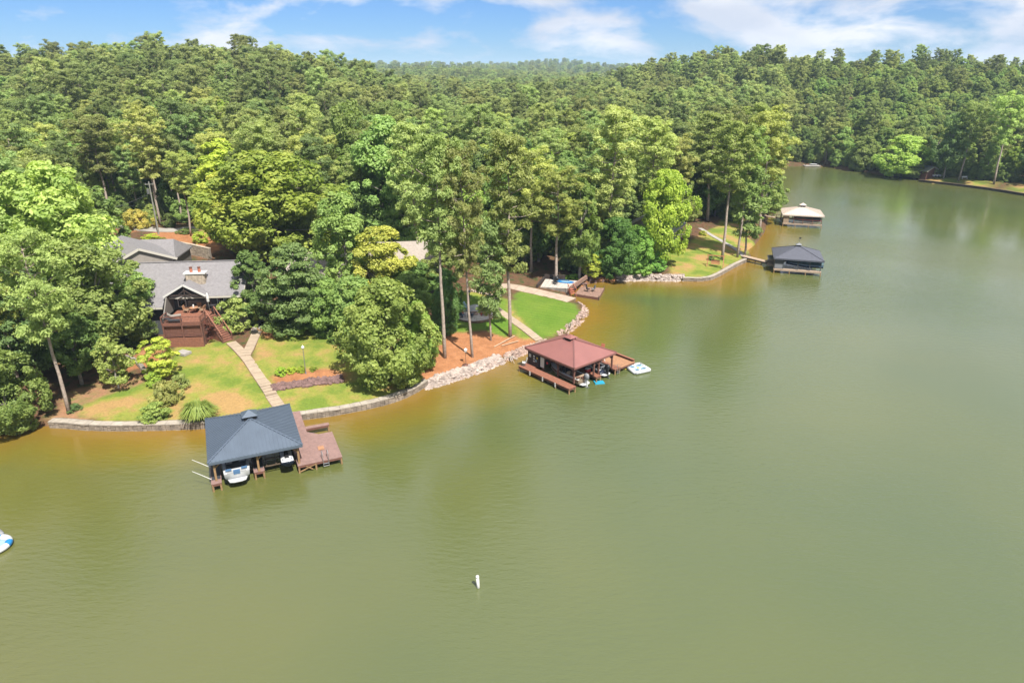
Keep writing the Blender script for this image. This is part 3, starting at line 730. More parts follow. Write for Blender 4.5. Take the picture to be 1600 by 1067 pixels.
def region(px, y, d):
    a = next(t for lim_, t in COLS if px < lim_)
    if px < 1222: b = 'in the front row' if y < 135 else 'in the second row' if y < 165 else 'midway up the wood' if y < 200 else 'high in the wood' if y < 250 else 'near the ridge'
    else: b = 'at the waterline' if d < 9 else 'behind the shoreline' if d < 22 else 'low on the far hill' if d < 45 else 'high on the far hill'
    return b + ' ' + a
vis = (PX > -60) & (PX < 1660)
order = np.argsort(C[:, 1] + np.where(vis, 0, 5000))
indiv = np.zeros(n, bool)
NB = NP = 0
for i in order:
    if not vis[i]: break
    if isp[i]:
        if NP >= 270: continue
        NP += 1
    else:
        if NB >= 250: continue
        NB += 1
    indiv[i] = True
    kd = 'pine' if isp[i] else 'broad'
    tint = tints_p[tp_[i]] if isp[i] else tints_b[tb[i]]; tn = pnames[tp_[i]] if isp[i] else tnames[tb[i]]
    rgn = region(PX[i], C[i, 1], D[i])
    s = float(szf[i]); big = 'tall' if s > 0.83 else 'medium'
    lab = f"{big} {tn} {'pine' if isp[i] else 'broadleaf tree'} {rgn}"
    plant(kd, int(var[i]), (float(C[i, 0]), float(C[i, 1]), float(Hh[i]) - .1), s * rnd.uniform(.9, 1.12), s * (.92 if isp[i] else 1.05), float(rot[i]), lab, tint, group=lab)

def forest(name, label, pts, kind, var, rot, scl, tscale=1.0):
    me = bpy.data.meshes.new(name); me.vertices.add(len(pts)); me.vertices.foreach_set('co', pts.astype(np.float32).ravel())
    for an, arr in (('variant', var), ('spin', rot), ('size', scl)):
        a = me.attributes.new(an, 'FLOAT', 'POINT'); a.data.foreach_set('value', arr.astype(np.float32))
    o = bpy.data.objects.new(name, me); col.objects.link(o); tag(o, label, 'forest', None, 'stuff')
    ng = bpy.data.node_groups.new(name, 'GeometryNodeTree')
    ng.interface.new_socket('Geometry', in_out='INPUT', socket_type='NodeSocketGeometry'); ng.interface.new_socket('Geometry', in_out='OUTPUT', socket_type='NodeSocketGeometry')
    n = ng.nodes.new; l = ng.links.new
    gi = n('NodeGroupInput'); go = n('NodeGroupOutput'); jo = n('GeometryNodeJoinGeometry'); l(jo.outputs[0], go.inputs[0])
    def attr(nm):
        a = n('GeometryNodeInputNamedAttribute'); a.data_type = 'FLOAT'; a.inputs['Name'].default_value = nm; return a.outputs['Attribute']
    va, spn, sz_ = attr('variant'), attr('spin'), attr('size')
    cx = n('ShaderNodeCombineXYZ'); l(spn, cx.inputs[2])
    for v in range(len(kind)):
        kd, vi = kind[v]
        j = n('GeometryNodeJoinGeometry')
        for part_ in ('trunk', 'crown'):
            oi = n('GeometryNodeObjectInfo'); oi.transform_space = 'ORIGINAL'; oi.inputs['Object'].default_value = SOURCES[(kd, vi, part_)]; oi.inputs['As Instance'].default_value = True
            l(oi.outputs['Geometry'], j.inputs[0])
        gti = n('GeometryNodeGeometryToInstance'); l(j.outputs[0], gti.inputs[0])
        cm = n('FunctionNodeCompare'); cm.data_type = 'FLOAT'; cm.operation = 'EQUAL'; l(va, cm.inputs[0]); cm.inputs[1].default_value = float(v); cm.inputs['Epsilon'].default_value = 0.1
        ip = n('GeometryNodeInstanceOnPoints'); l(gi.outputs[0], ip.inputs['Points']); l(cm.outputs[0], ip.inputs['Selection']); l(gti.outputs[0], ip.inputs['Instance'])
        l(cx.outputs[0], ip.inputs['Rotation']); l(sz_, ip.inputs['Scale']); l(ip.outputs[0], jo.inputs[0])
    md = o.modifiers.new('trees', 'NODES'); md.node_group = ng
    return o
BV = [('broad', i) for i in range(4)]; PV = [('pine', i) for i in range(4)]
for kk, (nm, lab, sel, vs) in enumerate([('broadleaf_forest', 'continuous broadleaf wood covering both hills behind the shore', ~isp & ~indiv, BV), ('pine_forest', 'pine wood mixed over both hills behind the shore', isp & ~indiv, PV)]):
    pts = np.stack([C[sel, 0], C[sel, 1], Hh[sel] - .1], 1)
    forest(nm, lab, pts, vs, var[sel], rot[sel], szf[sel] * rg.uniform(.9, 1.08, sel.sum()))
# low undergrowth and saplings filling the floor of the wood near its edges
cand = []
scatter(60, 300, 3.6, lambda y: .80 * y + 20)
U = np.concatenate(cand); ud = sdist(U[:, 0], U[:, 1], LK); uh = height(U[:, 0], U[:, 1], ud)
udep = U[:, 1] * cp + (CAM_H - uh) * sp; upx = 800 + FOC * U[:, 0] / udep; upy = 533.5 + FOC * ((CAM_H - uh) * cp - U[:, 1] * sp) / udep
uok = (ud > 1.2) & np.where(upx > 1222, ud < 60, upy < bline(upx) + 2) & (upx > -300) & (upx < 1800) & (sdist(U[:, 0], U[:, 1], world_poly(LAWN[4])) > .5)
for (cx_, cy_, r_) in [(-43, 92, 15), (-54, 103, 12), (-17, 105, 6), (31, 139, 8)]: uok &= np.hypot(U[:, 0] - cx_, U[:, 1] - cy_) > r_
for i in range(len(road) - 1):
    for t in np.linspace(0, 1, 8):
        q = road[i].lerp(road[i + 1], float(t)); uok &= np.hypot(U[:, 0] - q.x, U[:, 1] - q.y) > 2.4
uok &= rg.random(len(U)) < .8
U = U[uok]; uh = uh[uok]
forest('undergrowth', 'low leafy undergrowth filling the floor of the wood', np.stack([U[:, 0], U[:, 1], uh - .2], 1), [('bushy', 0), ('bushy', 1)], rg.integers(0, 2, len(U)), rg.uniform(0, 6.28, len(U)), rg.uniform(.26, .52, len(U)))
# far woods beyond the gap
cand = []
scatter(640, 1300, 8, lambda y: .40 * y); scatter(1300, 2700, 22, lambda y: .42 * y)
Fp = np.concatenate(cand); fh = height(Fp[:, 0], Fp[:, 1], np.full(len(Fp), 200.0))
fs = np.where(Fp[:, 1] > 1300, 1.5, 0.95) * rg.uniform(.85, 1.15, len(Fp))
forest('distant_forest', 'blue-green distant wooded ridges in the valley gap', np.stack([Fp[:, 0], Fp[:, 1], fh - np.where(Fp[:, 1] > 1300, 10, 3)], 1), BV + PV[:2], rg.integers(0, 6, len(Fp)), rg.uniform(0, 6.28, len(Fp)), fs)
print('TREES', NB, NP, n, len(Fp))

# ------------------------------------------------------------------ materials for built things
M = dict(
 deck=mat('deck_boards_red_brown', (0.31, 0.125, 0.075), 0.75, var=0.25, vs=4, bump=0.2),
 deck2=mat('deck_boards_dusty_brown', (0.31, 0.19, 0.165), 0.8, var=0.18, vs=3, bump=0.2),
 deckw=mat('deck_boards_weathered', (0.33, 0.20, 0.15), 0.85, var=0.35, vs=3, bump=0.3),
 deckt=mat('deck_boards_tan', (0.48, 0.36, 0.26), 0.85, var=0.2, vs=3, bump=0.2),
 deckor=mat('deck_boards_orange', (0.45, 0.23, 0.12), 0.8, var=0.2, vs=3, bump=0.2),
 dark=mat('dark_stained_wood', (0.05, 0.032, 0.026), 0.8, var=0.3, vs=4),
 darkr=mat('dark_red_stain', (0.19, 0.08, 0.055), 0.8, var=0.25, vs=4),
 post=mat('treated_post', (0.36, 0.22, 0.10), 0.85, var=0.3, vs=5),
 pile=mat('wet_piling', (0.16, 0.11, 0.07), 0.8, var=0.4, vs=3),
 roof_blue=mat('slate_blue_metal', (0.12, 0.155, 0.205), 0.42, 0.15, var=0.12, vs=0.8, bump=0.05),
 roof_blue2=mat('slate_blue_trim', (0.13, 0.165, 0.22), 0.4, 0.2),
 roof_red=mat('dusty_red_metal', (0.315, 0.128, 0.113), 0.5, 0.0, var=0.07, vs=0.7, bump=0.05),
 roof_red2=mat('dusty_red_trim', (0.22, 0.09, 0.08), 0.5),
 roof_slate=mat('dark_slate_shingle', (0.10, 0.105, 0.135), 0.7, var=0.15, vs=2.5, bump=0.3),
 roof_tan=mat('tan_metal', (0.70, 0.59, 0.51), 0.55, var=0.06, vs=1.0),
 shingle=mat('grey_shingle', (0.25, 0.235, 0.24), 0.85, var=0.16, vs=3.0, bump=0.5, bs=14),
 shingle_tan=mat('tan_shingle', (0.40, 0.34, 0.29), 0.85, var=0.15, vs=3.0, bump=0.5, bs=14),
 white=mat('white_paint', (0.78, 0.77, 0.74), 0.5),
 cream=mat('cream_trim', (0.62, 0.58, 0.50), 0.6),
 siding=mat('grey_siding', (0.22, 0.20, 0.175), 0.7, var=0.1, vs=2),
 siding_l=mat('taupe_siding', (0.36, 0.32, 0.28), 0.7, var=0.1, vs=2),
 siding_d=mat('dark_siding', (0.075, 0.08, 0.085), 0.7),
 glass=mat('window_glass', (0.02, 0.025, 0.03), 0.08, spec=0.6),
 stone_l=mat('pale_limestone', (0.52, 0.43, 0.33), 0.85, var=0.35, vs=2.2, bump=0.5),
 stone_w=mat('white_riprap', (0.47, 0.385, 0.335), 0.9, var=0.45, vs=1.6, bump=0.6),
 stone_p=mat('pink_riprap', (0.46, 0.33, 0.27), 0.9, var=0.5, vs=1.8, bump=0.6),
 stone_r=mat('dark_red_rock', (0.22, 0.13, 0.115), 0.9, var=0.45, vs=1.5, bump=0.6),
 stone_g=mat('grey_field_stone', (0.30, 0.26, 0.22), 0.9, var=0.4, vs=1.2, bump=0.6),
 wall_s=mat('seawall_stone', (0.33, 0.27, 0.21), 0.9, var=0.45, vs=1.6, bump=0.8, bs=5),
 wall_c=mat('seawall_cap', (0.46, 0.40, 0.33), 0.9, var=0.28, vs=1.3, bump=0.4),
 mortar=mat('mortar', (0.24, 0.20, 0.16), 0.95),
 conc=mat('path_concrete', (0.45, 0.35, 0.25), 0.9, var=0.12, vs=1.5, bump=0.2),
 joint=mat('path_joint_soil', (0.26, 0.16, 0.10), 0.95, var=0.2, vs=3),
 conc_g=mat('grey_concrete', (0.43, 0.40, 0.37), 0.9, var=0.15, vs=1.2, bump=0.2),
 ramp=mat('ramp_concrete', (0.50, 0.38, 0.29), 0.9, var=0.2, vs=0.8, bump=0.2),
 patio=mat('pale_stone_patio', (0.60, 0.54, 0.48), 0.9, var=0.15, vs=1.8, bump=0.3),
 bluestone=mat('blue_grey_flagstone', (0.42, 0.43, 0.44), 0.85, var=0.15, vs=1.5, bump=0.2),
 asphalt=mat('road_surface', (0.42, 0.39, 0.35), 0.95, var=0.12, vs=1.0),
 terra=mat('terracotta', (0.50, 0.16, 0.09), 0.8, var=0.1, vs=5),
 black=mat('black_plastic', (0.015, 0.015, 0.018), 0.45),
 dgrey=mat('dark_grey_vinyl', (0.05, 0.055, 0.065), 0.5),
 grey=mat('grey_vinyl', (0.25, 0.26, 0.28), 0.55),
 gel=mat('white_gelcoat', (0.72, 0.73, 0.74), 0.25),
 gel_blue=mat('steel_blue_gelcoat', (0.10, 0.20, 0.36), 0.25),
 navy=mat('navy_gelcoat', (0.02, 0.035, 0.09), 0.25),
 teal=mat('teal_cover', (0.035, 0.09, 0.11), 0.7, var=0.3, vs=2),
 cyan=mat('cyan_foam', (0.02, 0.36, 0.55), 0.6),
 blue=mat('bright_blue_vinyl', (0.02, 0.25, 0.62), 0.4),
 lblue=mat('pale_blue_paint', (0.35, 0.55, 0.66), 0.5),
 dblue=mat('deep_blue_paint', (0.02, 0.07, 0.16), 0.5),
 red=mat('red_paint', (0.60, 0.04, 0.05), 0.45),
 yellow=mat('yellow_plastic', (0.75, 0.55, 0.03), 0.5),
 metal=mat('galvanised_metal', (0.48, 0.50, 0.50), 0.4, 0.7),
 alu=mat('brushed_aluminium', (0.62, 0.63, 0.65), 0.35, 0.8),
 swing=mat('cedar_swing', (0.50, 0.20, 0.10), 0.7, var=0.2, vs=4),
 cush=mat('tan_cushion', (0.44, 0.33, 0.22), 0.9),
 pole=mat('weathered_pole', (0.30, 0.30, 0.26), 0.9, var=0.25, vs=2),
 log=mat('bleached_driftwood', (0.50, 0.44, 0.38), 0.9, var=0.3, vs=3),
 bleach=mat('fresh_cut_board', (0.62, 0.44, 0.30), 0.8, var=0.1, vs=3),
)
def things(name, label, cat, loc, rz=0.0, group=None): return tag(empty(name, loc, rz), label, cat, group)

# ------------------------------------------------------------------ shore: seawalls
def resample(pts, step):
    out = [Vector(pts[0])]
    for a, b in zip(pts[:-1], pts[1:]):
        a = Vector(a); b = Vector(b); n = max(1, round((b - a).length / step))
        for k in range(1, n + 1): out.append(a.lerp(b, k / n))
    return out
def smooth_pts(p, it=2):
    for _ in range(it):
        q = [p[0]]
        for a, b in zip(p[:-1], p[1:]): q += [a.lerp(b, .25), a.lerp(b, .75)]
        q.append(p[-1]); p = q
    return p
def strip_block(mb, a, b, na, nb, w0, w1, z0, z1, gap=0.02):
    """block between path points a,b, from lateral offset w0 to w1"""
    d = (b - a); L_ = d.length; d /= L_; a2 = a + d * gap; b2 = b - d * gap
    q = [a2 + na * w0, b2 + nb * w0, b2 + nb * w1, a2 + na * w1]
    vs = [(p.x, p.y, z0) for p in q] + [(p.x, p.y, z1) for p in q]
    mb.add(vs, [(3,2,1,0),(4,5,6,7),(0,1,5,4),(1,2,6,5),(2,3,7,6),(3,0,4,7)])
def normals(pts):
    ns = []
    for i in range(len(pts)):
        a = pts[max(0, i - 1)]; b = pts[min(len(pts) - 1, i + 1)]; d = (b - a).normalized(); ns.append(Vector((-d.y, d.x)))   # points to the left: land side when walking left to right
    return ns
def seawall(px, label, top=0.76, w=0.5, m_face='wall_s', m_cap='wall_c', step=1.1):
    base = [Vector(P(a, b)[:2]) for a, b in px]
    pts = resample([tuple(p) for p in smooth_pts(base, 2)], step); ns = normals(pts)
    e = things('seawall', label, 'seawall', (pts[0].x, pts[0].y, 0))
    off = Matrix.Translation((-pts[0].x, -pts[0].y, 0))
    rn = random.Random(3)
    core = MB(off)
    for i in range(len(pts) - 1): strip_block(core, pts[i], pts[i + 1], ns[i], ns[i + 1], -0.55, w - 0.05, -1.3, top - 0.12, 0)
    core.build('wall', M['mortar'], e)
    st = MB(off)
    fine = resample([tuple(p) for p in pts], 0.45); fn = normals(fine)
    for r in range(4):
        z0 = -0.25 + r * (top + 0.13) / 4; z1 = z0 + (top + 0.13) / 4 - 0.03
        for i in range(len(fine) - 1): strip_block(st, fine[i], fine[i + 1], fn[i], fn[i + 1], -0.61 - rn.uniform(0, .07), -0.47, z0, z1 - rn.uniform(0, .03), 0.018)
    tag(st.build('stone', M[m_face], e), kind='stuff')
    for i in range(len(pts) - 1):
        c = MB(off); strip_block(c, pts[i], pts[i + 1], ns[i], ns[i + 1], -0.66 - rn.uniform(0, .05), w - .45 + rn.uniform(0, .08), top - 0.118, top + rn.uniform(-.015, .03), 0.012)
        c.build('capstone', M[m_cap], e)
    return e
seawall([(84,664),(110,665),(150,669),(230,669),(320,666),(400,660),(470,653),(540,643),(600,630),(636,617),(662,601)], 'curved stone seawall with pale capstones along the nearest lawn')
seawall([(1066,438),(1100,439),(1118,432),(1140,419),(1163,408)], 'low curved seawall around the grassy point', 0.68, 0.3, step=1.6)
seawall([(1436,284),(1500,291),(1560,299),(1600,306),(1650,314)], 'dark timber seawall under the far right lawn', 0.72, 0.4, 'dark', 'pile', step=4)

# ------------------------------------------------------------------ rocks
def rocks(name, label, px_line, inland, n, size, m, zoff=0.0, seed=1, spread=0.0, ground_line=False):
    rn = random.Random(seed)
    pts = [Vector(at(a, b)[:2]) if ground_line else Vector(P(a, b)[:2]) for a, b in px_line]
    pts = resample([tuple(p) for p in pts], 0.3); ns = normals(pts); mb = MB()
    for _ in range(n):
        i = rn.randrange(len(pts)); t = rn.random(); p = pts[i] + ns[i] * (-0.75 + t * inland)
        p = p + Vector((rn.uniform(-.15, .15), rn.uniform(-.15, .15)))
        s = size * rn.uniform(.5, 1.25)
        z = hz(p.x, p.y) if ground_line else max(-0.15, hz(p.x, p.y))
        nb = len(mb.v)
        mb.ball((0, 0, 0), s * .5, rn.uniform(.8, 1.4), rn.uniform(.8, 1.2), rn.uniform(.55, .9), 6, 4, 0.22, rn)
        Rm = Matrix.Translation((p.x, p.y, z + s * .12 + zoff)) @ Matrix.Rotation(rn.uniform(0, 6.28), 4, 'Z') @ Matrix.Rotation(rn.uniform(-.5, .5), 4, 'X')
        for k in range(nb, len(mb.v)): mb.v[k] = Rm @ mb.v[k]
    return tag(mb.build(name, m), label, 'rocks', None, 'stuff')
rocks('riprap', 'band of whitish riprap stones below the orange pine straw bank', [(664,606),(705,593),(750,578),(782,565)], 1.5, 1400, 0.42, M['stone_w'], seed=1)
rocks('riprap', 'pinkish riprap stones at the waterline under the white band', [(660,604),(705,593),(750,578),(790,561),(820,549),(852,538)], 0.6, 600, 0.34, M['stone_p'], seed=2)
rocks('riprap', 'pinkish riprap edging left of the red-roofed boathouse', [(790,561),(820,549),(852,538)], 0.9, 480, 0.38, M['stone_p'], seed=3)
rocks('riprap', 'stone edging around the tip of the bright green lawn', [(872,527),(880,522),(900,505),(911,492),(912,483),(903,477)], 0.9, 300, 0.42, M['stone_p'], seed=4)
rocks('riprap', 'pale stones along the cove shore below the dark trees', [(965,438),(1010,437),(1066,438)], 1.3, 420, 0.62, M['stone_w'], seed=5)
rocks('rock_bed', 'bank of dark red rocks crossing the lawn beside the path steps', [(428,606),(450,602),(490,597),(532,592)], 1.3, 520, 0.46, M['stone_r'], 0.05, 6, ground_line=True)
rocks('rock_bed', 'scattered dark stones on the clay bank under the trees', [(900,448),(920,441),(950,438)], 1.6, 70, 0.5, M['stone_r'], 0.0, 7)
rocks('rock_bed', 'stones beside the upper end of the branching path', [(396,520),(402,508),(410,498)], 1.0, 60, 0.4, M['stone_g'], 0.05, 8, ground_line=True)

# ------------------------------------------------------------------ paths
def ribbon_path(name, px, width, m, slab_len=None, dz=0.06, th=0.16, jm=None, gap=0.05, label=None):
    pts = [at(a, b) for a, b in px]; p2 = [Vector((p.x, p.y)) for p in pts]
    step = slab_len or 1.2
    q = resample([tuple(p) for p in (smooth_pts(p2, 1))], step); ns = normals(q)
    z = [hz(p.x, p.y) + dz for p in q]
    def seg(mb, i, w, zo, g_, t):
        a, b = q[i], q[i + 1]; d = (b - a).normalized(); a2, b2 = a + d * g_, b - d * g_
        vs = []
        for (p, n_, zz) in ((a2, ns[i], z[i]), (b2, ns[i + 1], z[i + 1])):
            for s_ in (-1, 1): vs.append((p.x + n_.x * s_ * w / 2, p.y + n_.y * s_ * w / 2, zz + zo))
        pl = [vs[0], vs[2], vs[3], vs[1]]
        mb.slab(pl, t)
    base = MB()
    for i in range(len(q) - 1): seg(base, i, width + (0.1 if slab_len else 0), -0.03 if slab_len else 0, 0, 0.3)
    o = base.build(name, jm or m); tag(o, kind='structure')
    if slab_len:
        for i in range(len(q) - 1):
            mb = MB(); seg(mb, i, width, 0.02, gap, th); mb.build('slab', m, o)
    return o, q
ribbon_path('path', [(361,535),(372,545),(386,560),(398,578),(411,597)], 1.15, M['conc'], 1.35, jm=M['joint'])
ribbon_path('path', [(384,556),(390,545),(396,531),(402,518)], 1.15, M['conc'], 1.35, jm=M['joint'], dz=0.10)
# stone steps, then the lower straight walk
_, _q = ribbon_path('path', [(424,618),(431,628),(441,643),(452,658)], 1.25, M['conc'], 2.4, jm=M['joint'])
st = things('garden_steps', 'pale concrete steps in the path between worn lawn and dark rocks', 'steps', at(417, 608))
a_ = at(411, 598); b_ = at(424, 618)
for k in range(5):
    p = a_.lerp(b_, (k + .5) / 5); B((p.x - st.location.x, p.y - st.location.y, hz(p.x, p.y) + 0.12 - st.location.z), (1.25, (b_ - a_).length / 5 - 0.06, 0.2), 'step', M['conc'], st, math.atan2(b_.y - a_.y, b_.x - a_.x) + R(90))
ribbon_path('path', [(757,467),(770,478),(786,490),(806,504),(826,519),(843,532)], 1.2, M['conc'], 1.5, jm=M['joint'], dz=0.08)
ribbon_path('driveway', [(775,448),(800,448),(830,455),(862,462),(893,470)], 2.6, M['ramp'], 3.4, dz=0.10, jm=M['joint'], gap=0.03)
ribbon_path('path', [(735,454),(750,457),(768,462)], 1.0, M['ramp'], 1.5, dz=0.08, jm=M['joint'])
ribbon_path('path', [(1093,357),(1108,366),(1128,377),(1150,390),(1164,403)], 0.9, M['conc_g'], 2.0, dz=0.08, jm=M['joint'])
ribbon_path('road', [(150,352),(215,356),(262,361),(300,357),(345,350),(420,340)], 3.2, M['asphalt'], None, dz=0.09)

# ------------------------------------------------------------------ boathouses
def ribs_hip(mb, w, d, rl, ze, za, step, rw, rh, faces='fbls'):
    """standing seams on a hip roof; ridge along y with half length rl"""
    def rb(p, q): mb.bar((p[0], p[1], p[2] + rh / 2), (q[0], q[1], q[2] + rh / 2), rw, rh)
    for s in (-1, 1):
        x = -w + step
        while x < w - 1e-6:
            k = 1 - abs(x) / w; ye = d - (d - rl) * k
            rb((x, s * d, ze), (x, s * ye, ze + (za - ze) * k)); x += step
        y = -d + step
        while y < d - 1e-6:
            k = 1.0 if abs(y) <= rl else (d - abs(y)) / (d - rl)
            rb((s * w, y, ze), (s * w * (1 - k), y, ze + (za - ze) * k)); y += step
def hip_faces(w, d, rl, ze, za):
    v = [(-w,-d,ze),(w,-d,ze),(w,d,ze),(-w,d,ze),(0,-rl,za),(0,rl,za)]
    if rl < 0.01: v[5] = (0, 0, za); v[4] = (0, 0, za)
    return v, [(0,1,4),(1,2,5,4),(2,3,5),(3,0,4,5)]
def hip_roof(parent, w, d, rl, ze, za, m, m2, seam=None, th=0.12, cup=0.75, cup_h=0.42, cup_m=None):
    rl = max(rl, 0.02)
    v, f = hip_faces(w, d, rl, ze, za); vb = [(x, y, z - th) for x, y, z in v]
    mb = MB(); n = 6
    mb.add(v + vb, f + [tuple(n + i for i in reversed(q)) for q in f] + [(i, n + i, n + (i + 1) % 4, (i + 1) % 4) for i in range(4)])
    ro = mb.build('roof', m, parent)
    cp_ = MB()
    for i, j in ((0, 4), (1, 4), (2, 5), (3, 5), (4, 5)):
        if (Vector(v[i]) - Vector(v[j])).length > .1: cp_.bar(Vector(v[i]) + Vector((0, 0, .03)), Vector(v[j]) + Vector((0, 0, .03)), 0.16, 0.06)
    cp_.build('ridge_cap', m2, ro)
    fa = MB()
    for i in range(4):
        a = Vector(v[i]); b = Vector(v[(i + 1) % 4]); off = Vector((0, 0, -th - 0.05)); c = Vector((0, 0, ze)); 
        a = a + (Vector((0, 0, a.z)) - a) * 0.006; b = b + (Vector((0, 0, b.z)) - b) * 0.006
        fa.bar(a + off, b + off, 0.05, 0.18)
    fa.build('fascia', m2, ro)
    if seam:
        sm = MB(); ribs_hip(sm, w * .995, d * .995, rl, ze, za, seam, 0.07, 0.07); tag(sm.build('seams', m2, ro), kind='stuff')
    # cupola
    zc = za - (za - ze) * (cup / w) * 1.0
    cu = MB().box((0, 0, (zc + za + cup_h * .5) / 2), (cup * 1.5, cup * 1.5, za + cup_h * .5 - zc)).build('cupola', M['black'], parent)
    cr_ = MB(); e = cup; zz = za + cup_h * .5
    cr_.add([(-e,-e,zz),(e,-e,zz),(e,e,zz),(-e,e,zz),(0,0,zz + cup_h)], [(3,2,1,0),(0,1,4),(1,2,4),(2,3,4),(3,0,4)]); cr_.build('cupola_roof', cup_m or m, cu)
    return ro
def deck_part(parent, x0, x1, y0, y1, z, m, bw=0.14, along='x', name='dock', fr=0.22):
    """decking with individual boards (joined) over a frame"""
    f = MB(); f.box(((x0 + x1) / 2, (y0 + y1) / 2, z - 0.04 - fr / 2), (x1 - x0 - 0.04, y1 - y0 - 0.04, fr)); o = f.build(name, M['darkr'] if m is not M['deckt'] else m, parent)
    b = MB()
    if along == 'x':
        n = max(1, round((y1 - y0) / bw)); s = (y1 - y0) / n
        for i in range(n): b.box(((x0 + x1) / 2, y0 + (i + .5) * s, z - 0.018), (x1 - x0, s - 0.012, 0.036))
    else:
        n = max(1, round((x1 - x0) / bw)); s = (x1 - x0) / n
        for i in range(n): b.box((x0 + (i + .5) * s, (y0 + y1) / 2, z - 0.018), (s - 0.012, y1 - y0, 0.036))
    tag(b.build('deck_boards', m, o), kind='stuff')
    return o
def pilings(parent, pts, z, r=0.10, m=None):
    for x, y in pts: MB().tube((x, y, -2.2), (x, y, z), r, n=8).build('piling', m or M['pile'], parent)
def post_set(parent, pts, z0, z1, s, m, brace=0.6, half=None):
    for x, y in pts:
        o = MB().box((x, y, (z0 + z1) / 2), (s, s, z1 - z0)).build('post', m, parent)
        if brace:
            b = MB(); b.bar((x, y, z1 - brace), (x - math.copysign(brace, x) if abs(x) > .3 else x + brace, y, z1 - 0.03), s * .6, s * .6)
            b.bar((x, y, z1 - brace), (x, y - math.copysign(brace, y) if abs(y) > .3 else y + brace, z1 - 0.03), s * .6, s * .6)
            b.build('brace', m, o)
def beams(parent, w, d, z, s, m):
    for a, b in (((-w,-d),(w,-d)),((w,-d),(w,d)),((w,d),(-w,d)),((-w,d),(-w,-d))): MB().bar((*a, z), (*b, z), s, s * 1.6).build('beam', m, parent)
    t = MB()
    k = 5
    for i in range(1, k): t.bar((-w, -d + 2 * d * i / k, z), (w, -d + 2 * d * i / k, z), s * .5, s)
    t.build('rafters', m, parent)

# -- 1: blue roof, nearest
H1 = things('boathouse', 'nearest boathouse with slate blue metal hip roof and two open slips', 'boathouse', (-24.2, 56.0, 0), R(24))
hip_roof(H1, 3.95, 4.4, 0.5, 2.85, 4.45, M['roof_blue'], M['roof_blue2'], 0.33, cup=0.7, cup_h=0.45)
beams(H1, 3.5, 4.0, 2.62, 0.12, M['post'])
Z1 = 0.8
deck_part(H1, -3.95, -3.1, -4.5, 4.3, Z1, M['deck2']); deck_part(H1, -0.42, 0.5, -4.0, 3.3, Z1, M['deck2'])
deck_part(H1, -3.09, 3.28, 3.31, 4.3, Z1, M['deck2'], along='y'); deck_part(H1, 3.29, 5.0, 0.78, 6.6, Z1, M['deck2'])
pl = deck_part(H1, 3.3, 7.3, -4.46, 0.77, Z1, M['deck2'], along='x', name='swim_platform')
deck_part(H1, 5.01, 7.3, 2.3, 2.85, Z1, M['deck2'], name='side_finger')
MB().slab([(5.01, .775, Z1 - .004), (6.0, .775, Z1 - .004), (5.01, 1.7, Z1 - .004)], .14).build('deck_corner', M['deck2'], H1)
# black grating mats on the left and centre fingers
B((-3.52, -.3, Z1 + .012), (.72, 7.0, .02), 'mat', M['dgrey'], H1); B((.04, -.6, Z1 + .012), (.78, 5.6, .02), 'mat', M['dgrey'], H1)
pilings(H1, [(-3.85,-4.4),(-3.2,-4.4),(-3.85,0),(-3.2,0),(-3.85,4),(-.32,-3.9),(.4,-3.9),(.04,0),(.04,3.2),(3.4,-4.36),(4.9,-4.36),(7.2,-4.36),(7.2,.65),(5,.65),(7.2,2.4),(4.9,6.3)], Z1 - .1, .09, M['post'])
post_set(H1, [(-3.5,-4.0),(-3.5,0),(-3.5,4.0),(.04,-3.9),(.04,3.6),(3.5,-4.0),(3.5,0),(3.5,4.0)], Z1, 2.55, .17, M['post'], .55)
cb = MB(); cb.bar((3.5,-4.42,.15),(4.9,-4.42,.62),.08,.08); cb.bar((4.0,-4.43,.62),(4.6,-4.43,.15),.08,.08); cb.build('cross_brace', M['post'], H1)
B((3.62, -3.1, 1.75), (.04, 1.6, 1.6), 'side_panel', M['darkr'], H1)
# lift cradle for the personal watercraft
lf = MB()
for x in (.75, 1.55, 2.35, 3.1): lf.bar((x, -3.6, .95), (x, -.4, .95), .07, .07)
for y in (-3.5, -2.2, -.9): lf.bar((.62, y, .88), (3.2, y, .88), .07, .09)
lf.build('lift_cradle', M['pile'], H1)
lf = MB(); [lf.bar((-3.0, y, .62), (-.5, y, .62), .1, .12) for y in (-3.0, 0.6)]; lf.bar((-2.3, -3.4, .72), (-2.3, 1.2, .72), .12, .08); lf.bar((-1.2, -3.4, .72), (-1.2, 1.2, .72), .12, .08)
lf.build('lift_cradle', M['pile'], H1)
# swim ladder on the platform
sl = MB(); 
for x in (5.55, 6.05): sl.path([(x, -4.5, .2), (x, -4.5, 1.45), (x, -4.15, 1.62), (x, -3.75, 1.45), (x, -3.7, .82)], [.028] * 5, 6)
for z in (.25, .5): sl.tube((5.55, -4.5, z), (6.05, -4.5, z), .025, n=6)
sl.build('swim_ladder', M['alu'], H1)
bn = MB(); bn.box((5.75, -2.1, .84), (.55, .75, .03)); bn.build('hatch', M['deckor'], H1)
# whip poles
for y in (-1.6, -3.7): MB().path([(-3.9, y, .85), (-4.6, y + .5, 1.15), (-5.35, y + 1.1, 1.4)], [.03, .025, .018], 6).build('mooring_whip', M['white'], H1)

